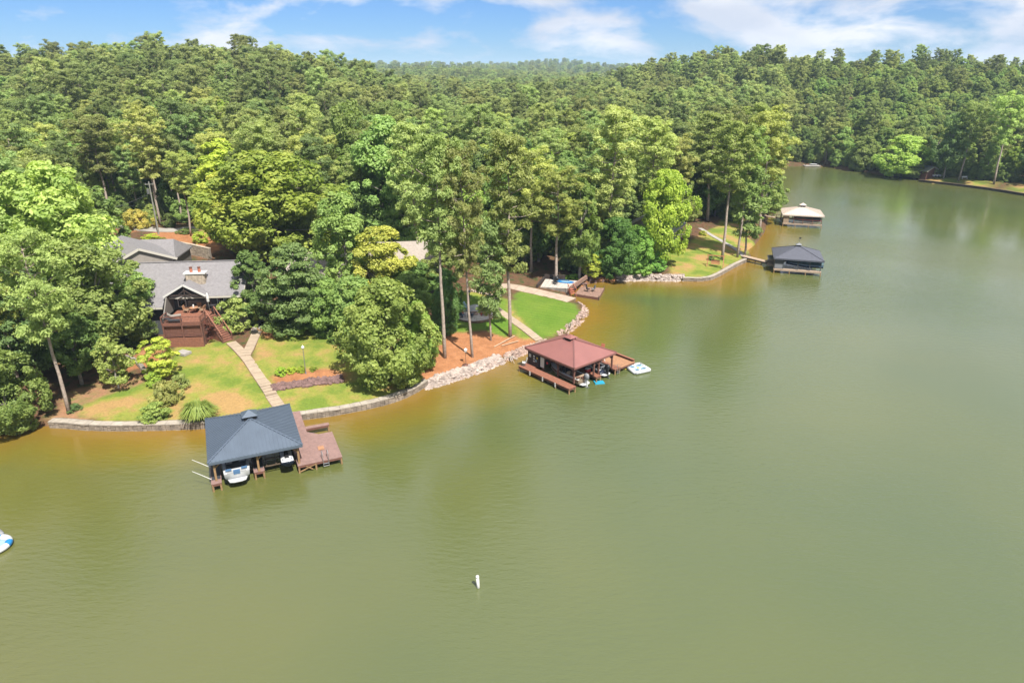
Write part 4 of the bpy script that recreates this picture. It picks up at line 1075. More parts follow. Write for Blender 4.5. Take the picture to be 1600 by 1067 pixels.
def hull_rings(L_, Bm, Hh, bow=0.34, vee=.28, n=9, z0=0.0):
    rings = []
    for k in range(n):
        t = k / (n - 1); y = -L_ / 2 + L_ * t
        w_ = Bm / 2 * (1 if t < 1 - bow - .15 else max(0.02, abs(math.cos((t - (1 - bow - .15)) / (bow + .15) * math.pi / 2)) ** .62)) * (0.93 + .07 * math.sin(math.pi * min(1, t * 1.6)))
        sheer = Hh * (1 + .22 * t * t); kz = vee * Hh * (t ** 3) * 1.6
        rings.append([(-w_, y, z0 + sheer), (-w_ * .97, y, z0 + sheer * .55 + kz * .3), (-w_ * .78, y, z0 + Hh * .22 + kz), (0, y + (.02 * L_ if t > .9 else 0), z0 + kz), (w_ * .78, y, z0 + Hh * .22 + kz), (w_ * .97, y, z0 + sheer * .55 + kz * .3), (w_, y, z0 + sheer)])
    return rings
def boat(label, loc, rz, L_=6.2, Bm=2.4, hull='gel', stripe='gel_blue', inner='grey', seat='gel', tower=False, outboard=False, cover=None, z0=0.35, cat='motorboat'):
    e = things('motorboat', label, cat, loc, rz)
    Hh = .85; r = hull_rings(L_, Bm, Hh, z0=z0)
    MB().loft(r, cap=True, closed=False).build('hull', M[hull], e, True)
    bd = MB()          # coloured band along each topside
    for s in (0, 6):
        for k in range(len(r) - 1):
            a, b = Vector(r[k][s]), Vector(r[k + 1][s]); o = Vector((.012 if s else -.012, 0, 0)); c, d = Vector(r[k][1 if s == 0 else 5]), Vector(r[k + 1][1 if s == 0 else 5])
            bd.add([a.lerp(c, .25) + o, b.lerp(d, .25) + o, b.lerp(d, .85) + o, a.lerp(c, .85) + o], [(0,1,2,3)])
    bd.build('stripe', M[stripe], e)
    if cover:
        cv = []
        for k, q in enumerate(r):
            w_ = q[6][0]; t = k / (len(r) - 1); hh = .18 + .62 * math.sin(math.pi * (0.12 + .8 * t)) 
            cv.append([(-w_ * 1.03, q[0][1], q[0][2] - .12), (-w_ * .75, q[0][1], q[0][2] + hh * .55), (0, q[0][1], q[0][2] + hh), (w_ * .75, q[0][1], q[0][2] + hh * .55), (w_ * 1.03, q[0][1], q[0][2] - .12)])
        MB().loft(cv, cap=True, closed=False).build('cover', M[cover], e, False); return e
    # gunwale deck round a recessed cockpit
    dk = MB()
    for k in range(len(r) - 1):
        for s in (-1, 1):
            w0, w1 = r[k][6][0], r[k + 1][6][0]; y0, y1 = r[k][0][1], r[k + 1][0][1]; z_0, z_1 = r[k][0][2] + .003, r[k + 1][0][2] + .003
            i0, i1 = (w0 - .26 if k < 6 else 0), (w1 - .26 if k + 1 < 6 else 0)
            dk.add([(s * w0, y0, z_0), (s * w1, y1, z_1), (s * max(0, i1), y1, z_1 + .01), (s * max(0, i0), y0, z_0 + .01)], [(0,1,2,3) if s < 0 else (3,2,1,0)])
    dk.build('gunwale', M['gel'], e)
    yb = -L_ / 2
    fl = MB(); fl.box((0, yb + L_ * .36, z0 + .36), (Bm - .5, L_ * .66, .04)); fl.build('cockpit_floor', M[inner], e)
    st = MB(); st.box((0, yb + .55, z0 + .72), (Bm - .45, .55, .34)); st.box((0, yb + .3, z0 + .9), (Bm - .5, .16, .3)); st.build('stern_seat', M[seat], e)
    sd = MB(); sd.box((0, yb + .18, z0 + .88), (.55, .5, .3)); sd.box((-.65, yb + .28, z0 + 1.07), (.5, .3, .05)); sd.box((.65, yb + .28, z0 + 1.07), (.5, .3, .05)); sd.build('sun_pad', M[stripe], e)
    for s in (-1, 1):
        c = MB(); c.box((s * Bm * .24, yb + L_ * .42, z0 + .62), (.5, .5, .3)); c.box((s * Bm * .24, yb + L_ * .42 - .24, z0 + .95), (.5, .1, .5)); c.build('seat', M[seat], e)
        c = MB(); c.box((s * Bm * .26, yb + L_ * .56, z0 + .72), (.55, .3, .6)); c.build('console', M['dgrey'], e)
    ws = MB(); yw = yb + L_ * .6; wv = Bm / 2 - .12
    p = [(-wv, yw - .45, z0 + .95), (-wv * .75, yw + .15, z0 + 1.0), (wv * .75, yw + .15, z0 + 1.0), (wv, yw - .45, z0 + .95)]
    q = [(x * .93, y - .18, z + .38) for x, y, z in p]
    ws.add(p + q, [(0,1,5,4),(1,2,6,5),(2,3,7,6)]); ws.build('windscreen', M['glass'], e)
    sp_ = MB(); sp_.prism([(-Bm*.36, yb + .02), (-Bm*.30, yb - .42), (-Bm*.14, yb - .55), (Bm*.14, yb - .55), (Bm*.30, yb - .42), (Bm*.36, yb + .02)], z0 + .2, z0 + .28); sp_.build('swim_step', M['gel'], e)
    if tower:
        tw = MB()
        for s in (-1, 1):
            tw.path([(s * (Bm / 2 - .1), yw - .8, z0 + .95), (s * (Bm / 2 - .3), yw - .35, z0 + 1.75), (s * .25, yw - .2, z0 + 1.85)], [.035] * 3, 6)
            tw.path([(s * (Bm / 2 - .1), yw - .1, z0 + .95), (s * (Bm / 2 - .3), yw - .25, z0 + 1.75)], [.035] * 2, 6)
        tw.tube((-.25, yw - .2, z0 + 1.85), (.25, yw - .2, z0 + 1.85), .035, n=6); tw.build('tower', M['alu'], e)
    if outboard:
        ob = MB(); rr = []
        for z, a, b in ((.0, .14, .2), (.12, .22, .34), (.42, .24, .38), (.62, .2, .32), (.72, .1, .16)):
            rr.append([(a * math.cos(t * math.pi / 4), yb - .42 + b * math.sin(t * math.pi / 4), z0 + .85 + z) for t in range(8)])
        o = ob.loft(rr).build('outboard_motor', M['grey'] if outboard == 1 else M['black'], e, True)
        MB().box((0, yb - .42, z0 + .35), (.16, .34, 1.05)).build('motor_leg', M['gel'] if outboard == 1 else M['black'], o)
        pr = MB(); pr.box((0, yb - .45, z0 - .12), (.05, .5, .06)); [pr.bar((0, yb - .72, z0 - .1), (.2 * math.cos(a), yb - .74, z0 - .1 + .2 * math.sin(a)), .12, .02) for a in (0, 2.1, 4.2)]; pr.build('propeller', M['metal'], o)
    return e
def local(Eo, x, y, z=0.0): 
    a = Eo.rotation_euler.z; return (Eo.location.x + x * math.cos(a) - y * math.sin(a), Eo.location.y + x * math.sin(a) + y * math.cos(a), Eo.location.z + z)
boat('white and steel blue tow boat on the lift under the blue roof', local(H1, -1.78, -1.15, .2), R(24), 6.4, 2.25, tower=True)
def watercraft(label, loc, rz, main='gel', acc='navy'):
    e = things('personal_watercraft', label, 'jet ski', loc, rz)
    rings = []
    for k in range(9):
        t = k / 8; y = -1.55 + 3.1 * t; w_ = .56 * (1 if t < .5 else max(.04, abs(math.cos((t - .5) / .5 * math.pi / 2)) ** .7)); zt = .5 + .16 * t
        rings.append([(-w_, y, zt), (-w_ * .98, y, zt - .2), (-w_ * .5, y, .06 + .25 * t ** 3), (0, y, .25 * t ** 3), (w_ * .5, y, .06 + .25 * t ** 3), (w_ * .98, y, zt - .2), (w_, y, zt)])
    MB().loft(rings, closed=False).build('hull', M[acc], e, True)
    rings = []
    for y, w_, z in ((-1.55, .5, .52), (-1.2, .54, .55), (-.5, .5, .58), (.1, .5, .62), (.6, .46, .78), (1.0, .34, .74), (1.4, .16, .68), (1.54, .04, .66)):
        rings.append([(-w_, y, z - .06), (-w_ * .7, y, z + .05), (0, y, z + .1), (w_ * .7, y, z + .05), (w_, y, z - .06)])
    MB().loft(rings, closed=False).build('deck', M[main], e, True)
    s = MB(); s.loft([[(-a, y, .6), (-a * .8, y, z), (a * .8, y, z), (a, y, .6)] for y, a, z in ((-1.15, .2, .82), (-.7, .2, .95), (-.2, .17, .9), (.25, .14, .98))], closed=False); s.build('seat', M['black'], e)
    h = MB(); h.bar((0, .2, .8), (0, .42, 1.1), .14, .14); h.tube((-.38, .3, 1.14), (.38, .3, 1.14), .03, n=6); h.box((0, .5, 1.0), (.4, .3, .16)); h.build('handlebar', M['black'], e)
    t = MB(); 
    for s_ in (-1, 1): t.box((s_ * .34, -.95, .585), (.14, .9, .02))
    t.build('foot_well_mat', M[acc], e)
    return e
watercraft('white and navy personal watercraft under the right side of the blue roof', local(H1, 2.5, -2.95, 1.0), R(24))

# -- 2: red roof
H2 = things('boathouse', 'boathouse with dusty red hip roof and dark timber posts', 'boathouse', (7.0, 76.0, 0), R(41))
hip_roof(H2, 3.6, 4.2, 0.5, 2.85, 4.35, M['roof_red'], M['roof_red2'], None, cup=0.62, cup_h=0.3)
beams(H2, 3.2, 3.8, 2.62, .13, M['dark'])
Z2 = .72
deck_part(H2, -4.7, -3.55, -4.55, 4.1, Z2, M['deck']); deck_part(H2, -3.54, 3.3, 2.4, 4.1, Z2, M['deck'], along='y'); deck_part(H2, .0, .85, -4.4, 2.39, Z2, M['deck'])
deck_part(H2, 3.31, 4.3, -4.4, 4.1, Z2, M['deck']); deck_part(H2, 4.31, 7.0, -4.4, .9, Z2, M['deckor'], along='y', name='swim_platform')
deck_part(H2, -1.2, -.1, 4.11, 6.2, Z2, M['deck'], name='gangway')
pilings(H2, [(-4.6,-4.45),(-3.65,-4.45),(-4.6,-2.3),(-4.6,0),(-4.6,2.2),(-4.6,4),(.1,-4.3),(.75,-4.3),(3.4,-4.3),(4.2,-4.3),(6.9,-4.3),(6.9,.8)], Z2 - .05, .09, M['post'])
post_set(H2, [(-3.25,-3.85),(-3.25,-1.3),(-3.25,1.2),(-3.25,3.8),(0,-3.9),(.85,-3.9),(3.25,-3.85),(3.25,0),(3.25,3.8)], Z2, 2.56, .17, M['darkr'], .6)
w2 = MB(); w2.box((-3.3, 2.9, 1.66), (.08, 1.8, 1.86)); w2.box((-2.4, 3.85, 1.66), (1.8, .08, 1.86)); w2.box((-2.4, 1.98, 1.66), (1.8, .08, 1.86)); w2.build('storage_wall', M['dark'], H2)
B((-2.4, 2.9, 1.62), (1.7, 1.78, 1.75), 'storage_closet', M['darkr'], H2)
B((-3.36, 1.3, 1.7), (.05, .62, 1.25), 'white_panel', M['white'], H2)
B((3.0, 3.84, 1.7), (3.2, .05, 1.6), 'back_wall', M['dark'], H2)
for (y, z, a, b) in ((3.45, 1.95, .34, .42), (2.75, 2.05, .26, .2), (2.75, 1.72, .26, .16), (2.75, 1.4, .26, .16), (2.4, 1.55, .2, .3)): B((-3.37, y, z), (.04, a, b), 'sign_board', M['white'] if y != 2.4 else M['lblue'], H2)
MB().ball((-3.37, 2.2, 1.95), .14, .3).build('orange_float', M['yellow'], H2)
MB().ball((-3.37, .45, 1.9), .16, .3).build('life_ring', M['red'], H2)
for y in (-2.3, -.2, 2.0): B((-4.72, y, .45), (.06, .14, .5), 'dock_bumper', M['white'], H2)
l2 = MB(); 
for x in (3.6, 4.0): l2.path([(x, -4.5, .1), (x, -4.5, 1.15), (x, -4.1, 1.15), (x, -4.1, .74)], [.026] * 4, 6)
for z in (.2, .42): l2.tube((3.6, -4.5, z), (4.0, -4.5, z), .024, n=6)
l2.build('swim_ladder', M['alu'], H2)
# platform benches along its edge
bb = MB(); bb.box((6.85, -1.8, 1.0), (.3, 5.0, .06)); bb.box((6.95, -1.8, .87), (.08, 5.0, .26)); bb.build('edge_bench', M['deck'], H2)
boat('tan pontoon runabout with grey outboard under the red roof, nearest the long side dock', local(H2, -1.75, -1.3, 0), R(41), 5.4, 2.0, hull='cush', stripe='darkr', inner='cush', seat='cush', outboard=1, z0=.15)
boat('dark runabout with black outboard in the right slip of the red boathouse', local(H2, 2.05, -1.3, 0), R(41), 5.0, 1.9, hull='navy', stripe='dgrey', inner='dgrey', seat='grey', outboard=2, z0=.15)
# small things on the docks
def folding_chair(label, loc, rz, mseat, mframe='alu', group=None):
    e = things('folding_chair', label, 'chair', loc, rz)
    B((0, 0, .42), (.5, .48, .05), 'seat', M[mseat], e); MB().box((0, .27, .72), (.5, .05, .6), 0, R(-15)).build('backrest', M[mseat], e)
    for x in (-.25, .25):
        MB().bar((x, -.25, 0), (x, .25, .6), .035, .035).build('leg', M[mframe], e); MB().bar((x, .25, 0), (x, -.22, .55), .035, .035).build('leg', M[mframe], e)
    return e
folding_chair('red and white deck chair under the right eave of the red boathouse', local(H2, 4.1, -1.6, Z2), R(20), 'white')
folding_chair('blue deck chair at the inner corner of the orange boarded platform', local(H2, 4.4, -.4, Z2), R(60), 'dblue')
folding_chair('pink and white lounge chair at the far corner of the orange platform', local(H2, 6.3, .5, Z2), R(-40), 'terra')
folding_chair('white chair on the shore end of the long red-brown side dock', local(H2, -4.1, 3.7, Z2), R(-90), 'white')
def cooler(label, loc, rz, m='gel'):
    e = things('cooler', label, 'cooler', loc, rz); B((0, 0, .2), (.6, .38, .36), 'box', M[m], e); B((0, 0, .405), (.63, .41, .06), 'lid', M['white'], e); 
    MB().path([(-.32, -.1, .3), (-.36, 0, .36), (-.32, .1, .3)], [.015] * 3, 5).build('handle', M['dgrey'], e); return e
cooler('red cooler on the centre deck under the red roof', local(H2, .42, -2.6, Z2), R(41), 'red')
# floating mats
fm = things('foam_mat', 'small cyan foam mat floating beside the red boathouse', 'float', P(936, 598), R(10))
MB().loft([[(x, -.42, 0.0), (x, .42, 0.0), (x, .42, .06 + .03 * math.sin(x * 5)), (x, -.42, .06 + .03 * math.sin(x * 5))] for x in (-.6, -.3, 0, .3, .6)]).build('mat', M['cyan'], fm)
B((-.5, 0, .1), (.16, .8, .1), 'pillow', M['cyan'], fm)
def torus(mb, c, R_, r_, n=20, m=8, flat=1.0):
    vs = []; fs = []
    for i in range(n):
        a = 2 * math.pi * i / n
        for j in range(m):
            b = 2 * math.pi * j / m; q = R_ + r_ * math.cos(b); vs.append((c[0] + q * math.cos(a), c[1] + q * math.sin(a), c[2] + r_ * flat * math.sin(b)))
            fs.append((i * m + j, ((i + 1) % n) * m + j, ((i + 1) % n) * m + (j + 1) % m, i * m + (j + 1) % m))
    mb.add(vs, fs)
isl = things('inflatable_island', 'white inflatable island with round openings floating off the red boathouse platform', 'inflatable', P(996.5, 578), R(25))
t = MB(); e_ = 1.0
for a, b in (((-e_,-e_),(e_,-e_)),((e_,-e_),(e_,e_)),((e_,e_),(-e_,e_)),((-e_,e_),(-e_,-e_))): t.tube((*a, .2), (*b, .2), .24, n=10)
t.build('rim', M['gel'], isl, True)
B((0, 0, .2), (1.9, 1.9, .14), 'floor', M['gel'], isl)
for (x, y) in ((-.5,-.5),(.5,-.5),(.5,.5),(-.5,.5)):
    t = MB(); torus(t, (x, y, .3), .3, .08, 16, 6); o = t.build('seat_ring', M['lblue'], isl, True)
    MB().tube((x, y, .272), (x, y, .285), .24, n=14).build('seat_well', M['dblue'], o)
t = MB(); torus(t, (0, 0, .3), .1, .05, 12, 6); t.build('cup_holder', M['yellow'], isl, True)
pn = things('pool_noodle', 'yellow foam noodle lying beside the white inflatable island', 'pool noodle', P(980, 578)); MB().path([(-.6, 0, .08), (0, .1, .08), (.55, .02, .08)], [.05] * 3, 8).build('noodle', M['yellow'], pn)

# -- 3: slate roof
H3 = things('boathouse', 'boathouse with dark slate hip roof and weather vane off the grassy point', 'boathouse', (52.3, 122.3, 0), R(-17))
hip_roof(H3, 4.25, 4.0, 0.02, 2.75, 4.4, M['roof_slate'], M['roof_slate'], None, cup=.5, cup_h=.34, cup_m=M['grey'])
beams(H3, 3.9, 3.6, 2.5, .12, M['siding_d'])
deck_part(H3, -4.0, 4.0, -4.1, -3.2, .75, M['deckt'], along='y'); deck_part(H3, -4.0, -2.5, -3.19, 3.7, .75, M['deckt']); deck_part(H3, -2.49, 4.0, 2.8, 3.7, .75, M['deckt'], along='y')
deck_part(H3, -4.9, -4.01, -1.0, 2.6, .75, M['deckt'])
pilings(H3, [(-3.9,-4),(-1.3,-4),(1.4,-4),(3.9,-4),(3.9,3.5),(-3.9,3.5)], .6, .09, M['post'])
post_set(H3, [(-2.45,-3.6),(0,-3.6),(2,-3.6),(3.8,-3.6),(3.8,0),(3.8,3.5),(0,3.5),(-3.8,3.5)], .75, 2.45, .14, M['siding_d'], .5)
cw = MB(); cw.box((-3.2, -3.62, 1.62), (1.5, .06, 1.72)); cw.box((-3.92, -1.6, 1.62), (.06, 4.0, 1.72)); cw.build('closet_wall', M['siding_d'], H3)
B((-3.2, -3.66, 1.2), (1.3, .03, .7), 'lattice_panel', M['grey'], H3)
B((-2.5, -2.2, 1.6), (.05, 2.4, 1.68), 'inner_wall', M['siding'], H3)
wv = MB(); wv.tube((0, 0, 4.7), (0, 0, 5.9), .02, n=6); wv.bar((-.35, 0, 5.55), (.35, 0, 5.55), .03, .03); wv.box((.1, 0, 5.78), (.34, .03, .26)); wv.build('weather_vane', M['black'], H3)
rf = MB(); rf.slab([(-4.95, -.9, 1.62), (-4.02, -.9, 1.75), (-4.02, 2.5, 1.75), (-4.95, 2.5, 1.62)], .05); rf.build('lean_to_roof', M['dgrey'], H3)
boat('boat under a dark teal cover in the slate-roofed boathouse', local(H3, 1.3, -1.4, .3), R(-17 + 90), 6.2, 2.4, hull='navy', cover='teal', z0=.5)
boat('second covered boat behind it under the slate roof', local(H3, .8, 1.2, .3), R(-17 + 90), 5.2, 2.1, hull='grey', stripe='navy', cover='dgrey', z0=.4)
gw = things('gangway', 'concrete-grey gangway from the point to the slate-roofed boathouse', 'gangway', P(1165, 405))
a_ = Vector(at(1160, 402)); b_ = Vector(local(H3, -4.9, .8, .75)); a_.z = .95
gwb = MB(Matrix.Translation(-gw.location)); gwb.bar(a_, b_, 1.15, .12); gwb.build('deck', M['deckt'], gw)
gb = MB(Matrix.Translation(-gw.location)); gb.bar(a_ + Vector((0, -.5, -.2)), b_ + Vector((0, -.5, -.2)), .12, .3); gb.build('side_beam', M['siding_d'], gw)
for k in range(1, 4):
    p = a_.lerp(b_, k / 4); MB(Matrix.Translation(-gw.location)).tube((p.x, p.y - .45, -2), (p.x, p.y - .45, .8), .09, n=8).build('piling', M['pile'], gw)

# -- 4: tan roof
H4 = things('boathouse', 'farthest boathouse with pale tan hip roof and wooden closet', 'boathouse', (68.8, 162.0, 0), R(-16))
hip_roof(H4, 4.6, 3.9, 0.02, 2.8, 4.3, M['roof_tan'], M['roof_tan'], .5, cup=.75, cup_h=.5)
beams(H4, 4.2, 3.5, 2.55, .12, M['darkr'])
deck_part(H4, -4.3, 4.3, -3.9, -3.1, .75, M['deckt'], along='y'); deck_part(H4, -4.3, -2.9, -3.09, 3.6, .75, M['deckt']); deck_part(H4, -2.89, 4.3, 2.7, 3.6, .75, M['deckt'], along='y')
pilings(H4, [(-4.2,-3.8),(-1.5,-3.8),(1.4,-3.8),(4.2,-3.8),(4.2,3.4),(-4.2,3.4)], .6, .09, M['post'])
post_set(H4, [(-1.9,-3.5),(.1,-3.5),(2.2,-3.5),(4.1,-3.5),(4.1,0),(4.1,3.4),(1.5,3.4),(-1.5,3.4),(-4.1,3.4)], .75, 2.5, .15, M['darkr'], .5)
ck = MB(); ck.box((-3.6, -2.9, 1.62), (1.2, 1.3, 1.74)); ck.build('closet', M['deckt'], H4)
for k in range(5): B((-4.12 + .26 * k, -3.565, 1.62), (.03, .03, 1.7), 'closet_board', M['post'], H4)
rl_ = MB(); rl_.bar((-1.9, -3.75, 1.15), (4.1, -3.75, 1.15), .06, .06); rl_.build('rail', M['post'], H4)
boat('covered boat under the tan roof', local(H4, 1.2, -1.0, .3), R(-16 + 90), 6.0, 2.3, hull='gel', stripe='red', cover='dgrey', z0=.45)
gw2 = things('gangway', 'weathered plank gangway with rail to the tan-roofed boathouse', 'gangway', P(1200, 343))
a_ = Vector(at(1192, 338)); b_ = Vector(local(H4, -4.3, 1.6, .75)); a_.z = .9; T_ = Matrix.Translation(-gw2.location)
MB(T_).bar(a_, b_, 1.1, .12).build('deck', M['deckt'], gw2)
MB(T_).bar(a_ + Vector((0, -.5, .9)), b_ + Vector((0, -.5, .9)), .07, .07).build('rail', M['post'], gw2)
for k in range(0, 5):
    p = a_.lerp(b_, k / 4.3); MB(T_).tube((p.x, p.y - .5, -2), (p.x, p.y - .5, 1.7), .07, n=6).build('post', M['post'], gw2)

# ------------------------------------------------------------------ house with deck (grey roof)
HX = things('house', 'grey shingled house with stone chimney and brown deck', 'house', (-40.6, 78.7, 0), R(5.5))
zR, wR, sl_ = 10.4, 9.9, .62
def rz_(w_): return zR - sl_ * (wR - w_)
def plane_slab(pts, th, m, name, parent): return MB().slab(pts, th).build(name, m, parent)
mr = plane_slab([(-3.2, 3.3, rz_(3.3)), (-3.2, wR, zR), (-12.0, wR, zR), (-9.5, 3.3, rz_(3.3))], .2, M['shingle'], 'roof', HX)
plane_slab([(-3.197, 4.7, rz_(4.7)), (6.4, 4.7, rz_(4.7)), (6.4, wR, zR), (-3.197, wR, zR)], .2, M['shingle'], 'roof', HX)
plane_slab([(-12.0, wR + .003, zR), (6.4, wR + .003, zR), (6.4, 15.0, zR - sl_ * 5.1), (-12.0, 15.0, zR - sl_ * 5.1)], .2, M['shingle'], 'roof', HX)
MB().bar((-12, wR, zR + .03), (6.4, wR, zR + .03), .3, .06).build('ridge_cap', M['shingle'], mr)
for (a, b) in (((-3.2, 4.66, rz_(4.66) - .14), (6.42, 4.66, rz_(4.66) - .14)), ((-9.5, 3.26, rz_(3.26) - .14), (-3.2, 3.26, rz_(3.26) - .14))): MB().bar(a, b, .1, .2).build('gutter', M['cream'], HX)
MB().bar((6.43, 4.7, rz_(4.7) - .12), (6.43, wR, zR - .12), .05, .26).build('rake_trim', M['cream'], HX)
MB().bar((6.43, 15, zR - sl_ * 5.1 - .12), (6.43, wR, zR - .12), .05, .26).build('rake_trim', M['cream'], HX)
# walls under the eaves
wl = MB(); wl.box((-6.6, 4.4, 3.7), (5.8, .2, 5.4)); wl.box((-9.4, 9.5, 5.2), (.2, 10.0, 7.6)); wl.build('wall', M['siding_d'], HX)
B((4.1, 5.6, 4.55), (4.2, .2, 5.3), 'wall', M['siding_l'], HX)
gbl = MB(); gbl.loft([[(6.1, 5.5, 1.5), (6.1, 14.4, 1.5), (6.1, 14.4, 7.3), (6.1, wR, zR - .25), (6.1, 5.5, 7.4)], [(6.25, 5.5, 1.5), (6.25, 14.4, 1.5), (6.25, 14.4, 7.3), (6.25, wR, zR - .25), (6.25, 5.5, 7.4)]]); gbl.build('gable_wall', M['siding'], HX)
def window(parent, c, wd, ht, ax='x', mf='white', panes=2, off=-1):
    s = off
    fr = MB(); t = .09
    def bx(mb, a, b, da, db, th):
        if ax == 'x': mb.box((c[0] + a, c[1] + s * th / 2, c[2] + b), (da, th, db))
        else: mb.box((c[0] + s * th / 2, c[1] + a, c[2] + b), (th, da, db))
    bx(fr, -wd / 2, 0, t, ht + t, .10); bx(fr, wd / 2, 0, t, ht + t, .10); bx(fr, 0, ht / 2, wd - t, t, .10); bx(fr, 0, -ht / 2, wd - t, t, .10); bx(fr, 0, 0, wd - t, t * .6, .08)
    o = fr.build('window', M[mf], parent)
    for k in range(panes):
        g = MB(); h_ = ht / panes; bx(g, 0, -ht / 2 + h_ * (k + .5), wd - t, h_ - t * .8, .04); g.build('pane', M['glass'], o)
    return o
window(HX, (5.0, 5.49, 6.3), 1.2, 1.1, panes=1); window(HX, (3.3, 5.49, 6.2), .8, 1.7)
B((2.5, 5.46, 5.95), (.9, .06, 2.1), 'door', M['dgrey'], HX)
# porch gable
px0, px1, pa, ze_, za_ = -3.15, 2.05, -.55, 7.45, 8.95
for (x_, sgn) in ((px0, 1), (px1, -1)):
    pts = [(x_, 4.0, ze_ + .003), (pa, 4.0, za_ + .003), (pa, 9.0, za_ + .003), (x_, 7.6, ze_ + .003)]
    if sgn < 0: pts = pts[::-1]
    plane_slab(pts, .16, M['shingle'], 'porch_roof', HX)
    MB().bar((x_, 3.97, ze_ - .06), (pa, 3.97, za_ - .06), .06, .24).build('bargeboard', M['white'], HX)
gt = MB(); gt.bar((px0 + .5, 4.15, 7.5), (px1 - .5, 4.15, 7.5), .12, .2); gt.bar((pa, 4.15, 7.5), (pa, 4.15, 8.75), .12, .14); gt.bar((pa - .9, 4.15, 7.5), (pa, 4.15, 8.2), .1, .12); gt.bar((pa + .9, 4.15, 7.5), (pa, 4.15, 8.2), .1, .12); gt.build('gable_truss', M['dark'], HX)
MB().add([(px0 + .3, 6.6, 7.4), (px1 - .3, 6.6, 7.4), (pa, 6.6, 8.8)], [(0, 1, 2)]).build('gable_ceiling', M['dark'], HX)
sw_ = MB(); sw_.add([(-2.75, 1.9, 5.12), (-2.75, 6.0, 5.12), (-2.75, 6.0, 7.5), (-2.75, 4.1, 7.45), (-2.9, 1.9, 5.12), (-2.9, 6.0, 5.12), (-2.9, 6.0, 7.5), (-2.9, 4.1, 7.45)], [(0,1,2,3),(7,6,5,4),(0,3,7,4),(3,2,6,7)]); sw_.build('side_wall', M['siding'], HX)
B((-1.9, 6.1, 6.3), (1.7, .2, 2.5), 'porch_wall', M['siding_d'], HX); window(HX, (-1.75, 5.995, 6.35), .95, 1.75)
window(HX, (1.75, 6.04, 6.35), .6, 1.7)
fpb = B((.15, 6.15, 6.3), (2.4, .5, 2.5), 'fireplace', M['mortar'], HX)
stn = MB(); rn = random.Random(2)
for r_ in range(11):
    x_ = -1.03 + rn.uniform(0, .1)
    while x_ < 1.3:
        wd = rn.uniform(.22, .48); wd = min(wd, 1.36 - x_)
        zc = 5.18 + r_ * .22
        if not (-.35 < x_ + wd / 2 < .65 and zc < 6.0) and wd > .06: stn.box((x_ + wd / 2, 5.88, zc), (wd - .02, .06 + rn.uniform(0, .04), .2))
        x_ += wd
tag(stn.build('fireplace_stone', M['stone_g'], fpb), kind='stuff')
B((.15, 5.93, 5.5), (.95, .08, .75), 'firebox', M['black'], fpb); B((.15, 5.72, 6.42), (2.1, .32, .1), 'mantel', M['dark'], fpb); B((-.35, 5.74, 6.62), (.34, .05, .28), 'mantel_picture', M['lblue'], fpb)
# chimney
chm = MB().box((.2, 6.95, 8.2), (2.2, .9, 2.9)).build('chimney', M['mortar'], HX)
cs_ = MB()
for r_ in range(9):
    for (ax_, c0, c1, fix) in (('x', -.92, 1.32, 6.48), ('y', 6.5, 7.4, -.93), ('y', 6.5, 7.4, 1.33)):
        x_ = c0
        while x_ < c1 - .05:
            wd = min(rn.uniform(.22, .5), c1 - x_); zc = 7.75 + r_ * .21; dp_ = .08 + rn.uniform(0, .05)
            if ax_ == 'x': cs_.box((x_ + wd / 2, fix, zc), (wd - .02, dp_, .19))
            else: cs_.box((fix, x_ + wd / 2, zc), (dp_, wd - .02, .19))
            x_ += wd
tag(cs_.build('chimney_stone', M['stone_l'], chm), kind='stuff')
B((.2, 6.95, 9.7), (2.75, 1.25, .16), 'chimney_cap', M['white'], chm)
for x_ in (-.3, .72):
    o = MB().tube((x_, 6.95, 9.78), (x_, 6.95, 10.35), .2, .17, 10).build('chimney_pot', M['terra'], chm); MB().tube((x_, 6.95, 10.352), (x_, 6.95, 10.45), .22, .22, 10).build('pot_rim', M['darkr'], o)
# rear wings
wz, we = 12.0, 10.0
TW = Matrix.Translation((-8.1, 11.2, 0)) @ Matrix.Rotation(R(34), 4, 'Z') @ Matrix.Translation((8.1, -11.2, 0))
_ps = plane_slab
def plane_slab(pts, th, m, name, parent): return MB(TW).slab(pts, th).build(name, m, parent)
_MB = MB
WG = HX
plane_slab([(-12.6, 11.2, we), (-8.1, 11.2, wz), (-8.1, 21.5, wz), (-12.6, 21.5, we)], .2, M['shingle'], 'wing_roof', WG)
plane_slab([(-8.097, 11.2, wz), (-3.6, 11.2, we), (-3.6, 21.5, we), (-8.097, 21.5, wz)], .2, M['shingle'], 'wing_roof', WG)
for a, b in (((-12.6, 11.17, we - .1), (-8.1, 11.17, wz - .1)), ((-3.6, 11.17, we - .1), (-8.1, 11.17, wz - .1))): _MB(TW).bar(a, b, .08, .3).build('rake_trim', M['cream'], WG)
wg = _MB(TW); wg.loft([[(-12.1, y, 2), (-4.1, y, 2), (-4.1, y, we), (-8.1, y, wz - .3), (-12.1, y, we)] for y in (11.5, 21.2)]); wg.build('wing_wall', M['siding_l'], WG)
plane_slab = _ps
plane_slab([(-12.5, 18.8, 8.7), (-6.6, 18.8, 8.7), (-7.8, 22.5, 10.7), (-12.5, 22.5, 10.7)], .18, M['shingle'], 'cross_roof', HX)
plane_slab([(-12.5, 22.503, 10.7), (-7.8, 22.503, 10.7), (-6.6, 26.2, 8.7), (-12.5, 26.2, 8.7)], .18, M['shingle'], 'cross_roof', HX)
plane_slab([(-6.597, 18.8, 8.69), (-6.597, 26.2, 8.69), (-7.797, 22.5, 10.69)], .18, M['shingle'], 'cross_roof', HX)
